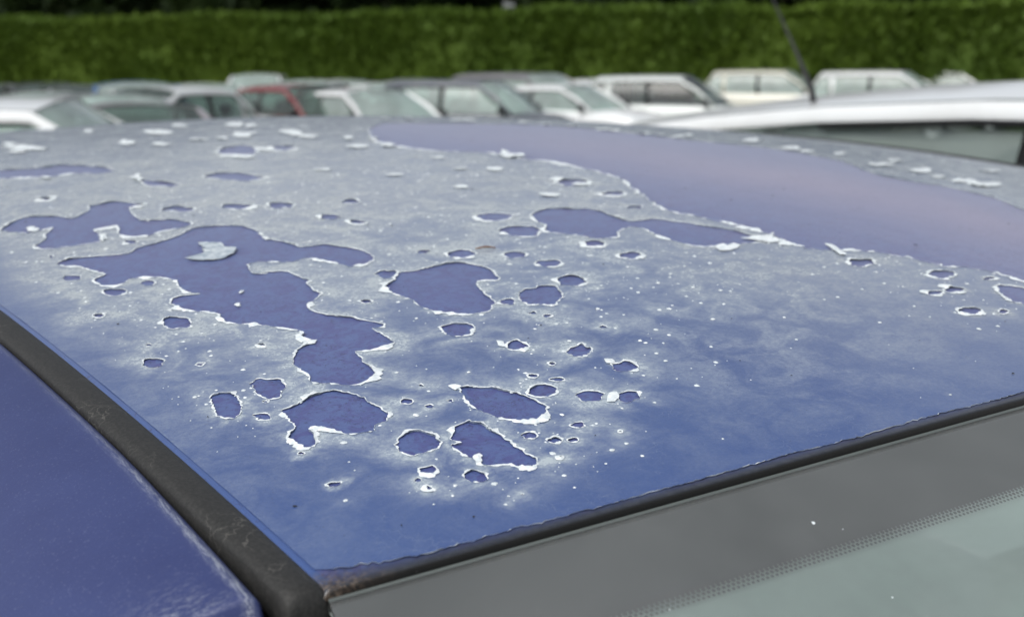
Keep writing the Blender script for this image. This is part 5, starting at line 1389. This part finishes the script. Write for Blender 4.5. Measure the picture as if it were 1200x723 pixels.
# side mouldings in the roof ditches, rails, gaps (near side and its mirror on the far side)
def side(sg):
    mx = (lambda x: x) if sg < 0 else (lambda x: 1.1 - x)
    ys = [0.0042 + (REAR_Y - 0.01) * (k / 70) ** 1.2 for k in range(71)]
    def ez(y):
        return Z0 + RA1 * y - RA2 * y * y
    def mw(y):
        return 0.0163 - 0.0012 * max(0.0, 1 - max(y, 0) / 0.06)
    # moulding: flat strip with rounded shoulders; its front end turns down over the corner
    rows = []
    front = [(-0.0022, -0.0110, 0.35), (-0.0019, -0.0060, 0.6), (-0.0008, -0.0022, 0.85), (0.0014, -0.0005, 0.97)]
    def section(y, dz, wk=1.0):
        w = mw(y)
        x1 = -hf(y) - 0.0008
        x0 = x1 - w
        h = ez(y) + 0.0006 + dz
        if y < 0:
            h = ez(0) + 0.0006 + dz
        return [Vector((mx(x), y, h + z)) for x, z in ((x1, -0.012), (x1, -0.0018), (x1 - 0.0012, -0.0003), (x1 - w * 0.3, 0.0009), (x1 - w * 0.7, 0.0010), (x0 + 0.0012, 0.0), (x0, -0.0016), (x0, -0.012))]
    for y, dz, k in front:
        rows.append(section(y, dz))
    for y in ys:
        rows.append(section(y, 0))
    tip = rows[0]
    rows.insert(0, [p + Vector((0, 0.0003, -0.016)) for p in tip])
    bgrid('roof_moulding', rows, 'moulding_rubber')
    # dark channel floor
    bgrid('roof_ditch', [[Vector((mx(-hf(y) + 0.0), y, ez(y) - 0.013)), Vector((mx(-hf(y) - 0.040), y, ez(y) - 0.013))] for y in [-0.02] + ys], 'gap_dark')
    # painted rail
    rows, wear, fwear = [], [], []
    us = [0, 0.01, 0.02, 0.03, 0.04, 0.05, 0.065, 0.09, 0.14, 0.2, 0.28, 0.36, 0.45, 0.55, 0.65, 0.75, 0.85, 0.93, 1.0]
    yr = [-0.03, -0.02, -0.012, -0.008, -0.005, -0.0025, 0.0, 0.003, 0.008] + [0.016 + (REAR_Y + 0.02) * (k / 60) ** 1.2 for k in range(61)]
    for y in yr:
        row = []
        yc = max(y, 0)
        xi = -hf(yc) - 0.0008 - 0.0163 - 0.0008 - 0.0034 * max(0.0, 1 - yc / 0.12)
        row.append(Vector((mx(xi + 0.0005), max(y, -0.004) + 0.007, ez(yc) - 0.014)))
        wear.append(0.0)
        fwear.append(0.0)
        for u in us:
            x = xi - 0.115 * u
            zz = ez(yc) + 0.0012 - 0.004 * (1 - math.sqrt(min(1, u / 0.04))) - 0.012 * u - 0.080 * u ** 2.2
            yy = y + 0.007 + 0.12 * (0.115 * u) * max(0.0, 1 - yc / 0.25)     # the front end sweeps back
            if y < 0:
                t = -y / 0.03
                zz -= 0.045 * t ** 1.25
                yy = 0.007 + 0.12 * 0.115 * u + y * 0.45
            row.append(Vector((mx(x), yy, zz)))
            dfr = max(0.0, y) + 0.0
            w1 = math.exp(-((u * 0.115 - 0.0042) / 0.0016) ** 2) * max(0.15, min(1.0, 1.15 - yc / 0.22))
            w2 = math.exp(-((y - 0.003) / 0.003) ** 2) * (0.9 if u > 0.1 else 0.5)
            w3 = 0.55 * math.exp(-(max(0, y) / 0.016) ** 2) * max(0, min(1, (u - 0.06) / 0.1)) * (1 if y > -0.001 else 0)
            fwear.append(1.0 if max(w2 * 0.55, w3) > w1 else 0.0)
            wear.append(min(1.0, max(w1, w2 * 0.55, w3)))
        rows.append(row)
    o = bgrid('roof_rail', rows, 'rail_paint')
    set_attr(o.data, 'wear', wear)
    set_attr(o.data, 'front_wear', fwear)
    # front pillar beside the windscreen
    x0, x1 = -0.016, -0.085
    rws = []
    for f in (0, 0.08, 0.3, 0.6, 1.0):
        y = 0.012 - 1.14 * f
        z = Z0 - 0.038 - 0.50 * f - 0.03 * f * (1 - f)
        k = 0.165 * f
        rws.append([Vector((mx(x0 - k), y, z - 0.012)), Vector((mx(x0 - k - 0.008), y, z)), Vector((mx((x0 + x1) / 2 - k), y + 0.01, z - 0.004)), Vector((mx(x1 - k), y + 0.03, z - 0.03)), Vector((mx(x1 - k - 0.01), y + 0.04, z - 0.07)), Vector((mx(x0 - k - 0.02), y + 0.05, z - 0.08))])
    bgrid('front_pillar', rws, 'paint_roofblue', closed=True)
    # door pillars and side glass under the rail
    ztop = lambda y: ez(max(y, 0)) - 0.085
    def sp(y, f, inset=0.0):
        top = Vector((-hf(y) - 0.13 + inset, y, ztop(y)))
        bot = Vector((-0.265 + inset, y, 1.08))
        q = top * f + bot * (1 - f)
        return Vector((mx(q.x), q.y, q.z))
    for yc in (0.42, 1.18):
        rws = [[sp(yc - 0.05, f, d), sp(yc + 0.05, f, d)] for f, d in ((0, 0), (1, 0), (1, 0.03), (0, 0.03), (0, 0))]
        bgrid('door_pillar', rws, 'trim_black')
    for a, b, sl in ((-0.95, 0.37, 1.0), (0.47, 1.13, 0.0), (1.23, 1.55, 0.0)):
        rws = []
        for f in (0, 0.5, 1):
            aa = a + (0.06 - a) * f * sl
            rws.append([sp(aa + (b - aa) * q, f, 0.012) for q in (0, 0.33, 0.66, 1)])
        bgrid('side_window', rws, 'clear_side_glass')
side(-1)
side(1)

# windscreen with its printed border
WS = RAD(26)
def ws_pt(x, w, dz=0.0, k=0.0):
    """w metres down the glass from its top edge"""
    y = head_y(x) - 0.0024
    z = roof_z(x, head_y(x)) - 0.0031
    spread = 1 + 0.22 * w
    b = 0.03 * w * (1 - min(1, abs((x - HALF) / HALF)) ** 2)
    return Vector((HALF + (x - HALF) * spread, y - w * math.cos(WS) - b, z - w * math.sin(WS) + dz - 0.02 * w * w))
xs = [-0.0015 + 1.103 * k / 144 for k in range(145)]
ws = [0, 0.004, 0.02, 0.04, 0.07, 0.11, 0.17, 0.25, 0.4, 0.6, 0.85, 1.15]
rows = [[ws_pt(x, 0.0, -0.005) for x in xs], [ws_pt(x, 0.0, -0.0012) for x in xs]] + [[ws_pt(x, w + 0.0008) for x in xs] for w in ws]
WSCREEN = bgrid('windscreen', rows, 'dusty_windscreen')
FW = 0.0362
rows = [[ws_pt(x, w, dz) for x in xs] for w, dz in ((-0.0002, -0.004), (-0.0003, 0.0002), (0.0002, 0.0004), (0.0007, 0.0004), (0.0010, 0.0001))]
bgrid('glass_edge', rows, 'glass_edge', parent=WSCREEN)
rows = [[ws_pt(x, w, -0.0016) for x in xs] for w in (0.0012, 0.01, 0.02, FW)]
bgrid('frit_band', rows, 'frit_black', parent=WSCREEN)
verts, faces = [], []
pitch = 0.0021
for r in range(3):
    w = FW + 0.0006 + 0.0017 * r
    rad = (0.00092, 0.00080, 0.00066)[r]
    x = 0.01 + (pitch / 2 if r % 2 else 0)
    while x < 1.09:
        b = len(verts)
        for j in range(6):
            a = math.pi / 3 * j
            verts.append(ws_pt(x + rad * math.cos(a), w + rad * math.sin(a), -0.0016))
        faces.append(tuple(range(b, b + 6)))
        x += pitch
film_rows = [[ws_pt(x, w, -0.0034) for x in xs] for w in (0.001, 0.02, 0.04, 0.07, 0.11, 0.17, 0.25, 0.4, 0.6, 0.85, 1.15)]
bgrid('brightening_film', film_rows, 'bright_film', parent=WSCREEN)  # added sheet under the glass, standing in for reflected sky and lit cabin
o = add('frit_dots', mesh('frit_dots', bl(verts), faces, 'frit_black', False), WSCREEN)
o['kind'] = 'stuff'
# rubber seal between roof lip and glass
path = [Vector((x, head_y(x) - 0.0016, roof_z(x, head_y(x)) - 0.0062)) for x in xs]
rows = []
for p in path:
    rows.append([p + Vector((0, 0.0016 * math.cos(a), 0.0026 * math.sin(a))) for a in [k * math.pi / 4 for k in range(8)]])
bgrid('windscreen_seal', rows, 'black_rubber', closed=True)
bgrid('header_rail', [[Vector((x, head_y(x) + dy, roof_z(x, head_y(x)) - dz)) for x in xs] for dy, dz in ((-0.004, 0.0118), (0.004, 0.0118), (0.03, 0.03), (0.08, 0.03))], 'gap_dark')
# a few bird-lime and grit spots stuck on the glass
verts, faces = [], []
rng = np.random.default_rng(4)
for k in range(16):
    x, w = 0.05 + 0.75 * rng.random(), 0.004 + 0.10 * rng.random()
    r = 0.00025 + 0.0006 * rng.random() ** 4
    b = len(verts)
    for j in range(6):
        q = r * (0.7 + 0.6 * rng.random())
        verts.append(ws_pt(x + q * math.cos(j * 1.047), w + q * math.sin(j * 1.047), 0.0004))
    faces.append(tuple(range(b, b + 6)))
o = add('lime_spots', mesh('lime_spots', bl(verts), faces, 'lifted_flake'), WSCREEN)
o['kind'] = 'stuff'

# cabin and lower body
rows = []
for t in (0.02, 0.3, 0.6, 1.0):
    rows.append([Vector((HALF + s * 0.5, 0.02 + (REAR_Y - 0.1) * t, roof_z(HALF + s * 0.5, 0.02 + (REAR_Y - 0.1) * t) - 0.045)) for s in (-1, -0.5, 0, 0.5, 1)])
bgrid('headliner', rows, 'headliner')
UNDER = car_kind(L=4.15, W=1.70, H=1.72, belt=1.10, hood=1.0, cowl=1.30, header=0.15, rear=-1.40, tail=-1.80, boot=1.11, bpil=-0.35, cpil=-1.1)
KEEP = {'body', 'wing_mirror', 'headlight', 'tail_light', 'wheel', 'rim', 'dashboard', 'steering_wheel', 'seat', 'headrest'}
made = []
for part, me, par in UNDER:
    if part not in KEEP:
        made.append(None)
        continue
    top = par is None
    o = add(part, me, blue if top else made[par], rot=(0, 0, math.pi) if top else None)
    if part == 'seat':
        o.location.z = 0.22
    if part in ('seat', 'headrest', 'dashboard'):
        o.material_slots[0].link = 'OBJECT'
        o.material_slots[0].material = mat('pale_fabric')
    if part == 'body':
        o.material_slots[0].link = 'OBJECT'
        o.material_slots[0].material = mat('paint_roofblue')
    made.append(o)
rows = []
for y, z in ((-1.15, 1.0), (-0.95, 1.09), (-0.62, 1.10), (-0.50, 1.055), (0.2, 1.05), (0.9, 1.06), (1.7, 1.06)):
    rows.append([Vector((HALF + s * 0.70, y, z + 0.08 + 0.02 * math.cos(3 * s))) for s in (-1, -0.7, -0.35, 0, 0.35, 0.7, 1)])
bgrid('cabin_reflector', rows, 'pale_fabric')  # pale sheet added across the cabin to lighten the view through the glass
rows = []
for f in (0, 0.5, 1):
    r = []
    for s in (-1, -0.6, 0, 0.6, 1):
        a = Vector((HALF + s * 0.52, rear_y(HALF + s * 0.52) + 0.004, roof_z(HALF + s * 0.52, REAR_Y) - 0.012))
        b = Vector((HALF + s * 0.72, 1.88 + 0.06 * (1 - s * s), 1.11))
        r.append(a * (1 - f) + b * f)
    rows.append(r)
bgrid('rear_window', rows, 'clear_side_glass')
for sg in (-1, 1):
    mx = (lambda x: x) if sg < 0 else (lambda x: 1.1 - x)
    rws = []
    for f in (0, 0.5, 1):
        a = Vector((mx(-0.06), REAR_Y - 0.02, Z0 + 0.0)); b = Vector((mx(-0.25), 1.85, 1.08))
        c = a * (1 - f) + b * f
        rws.append([c + Vector(d) for d in ((-0.07, -0.1, 0), (0.06, -0.02, 0.015), (0.06, 0.03, 0), (-0.05, 0.0, -0.03))])
    bgrid('rear_pillar', rws, 'paint_roofblue', closed=True)
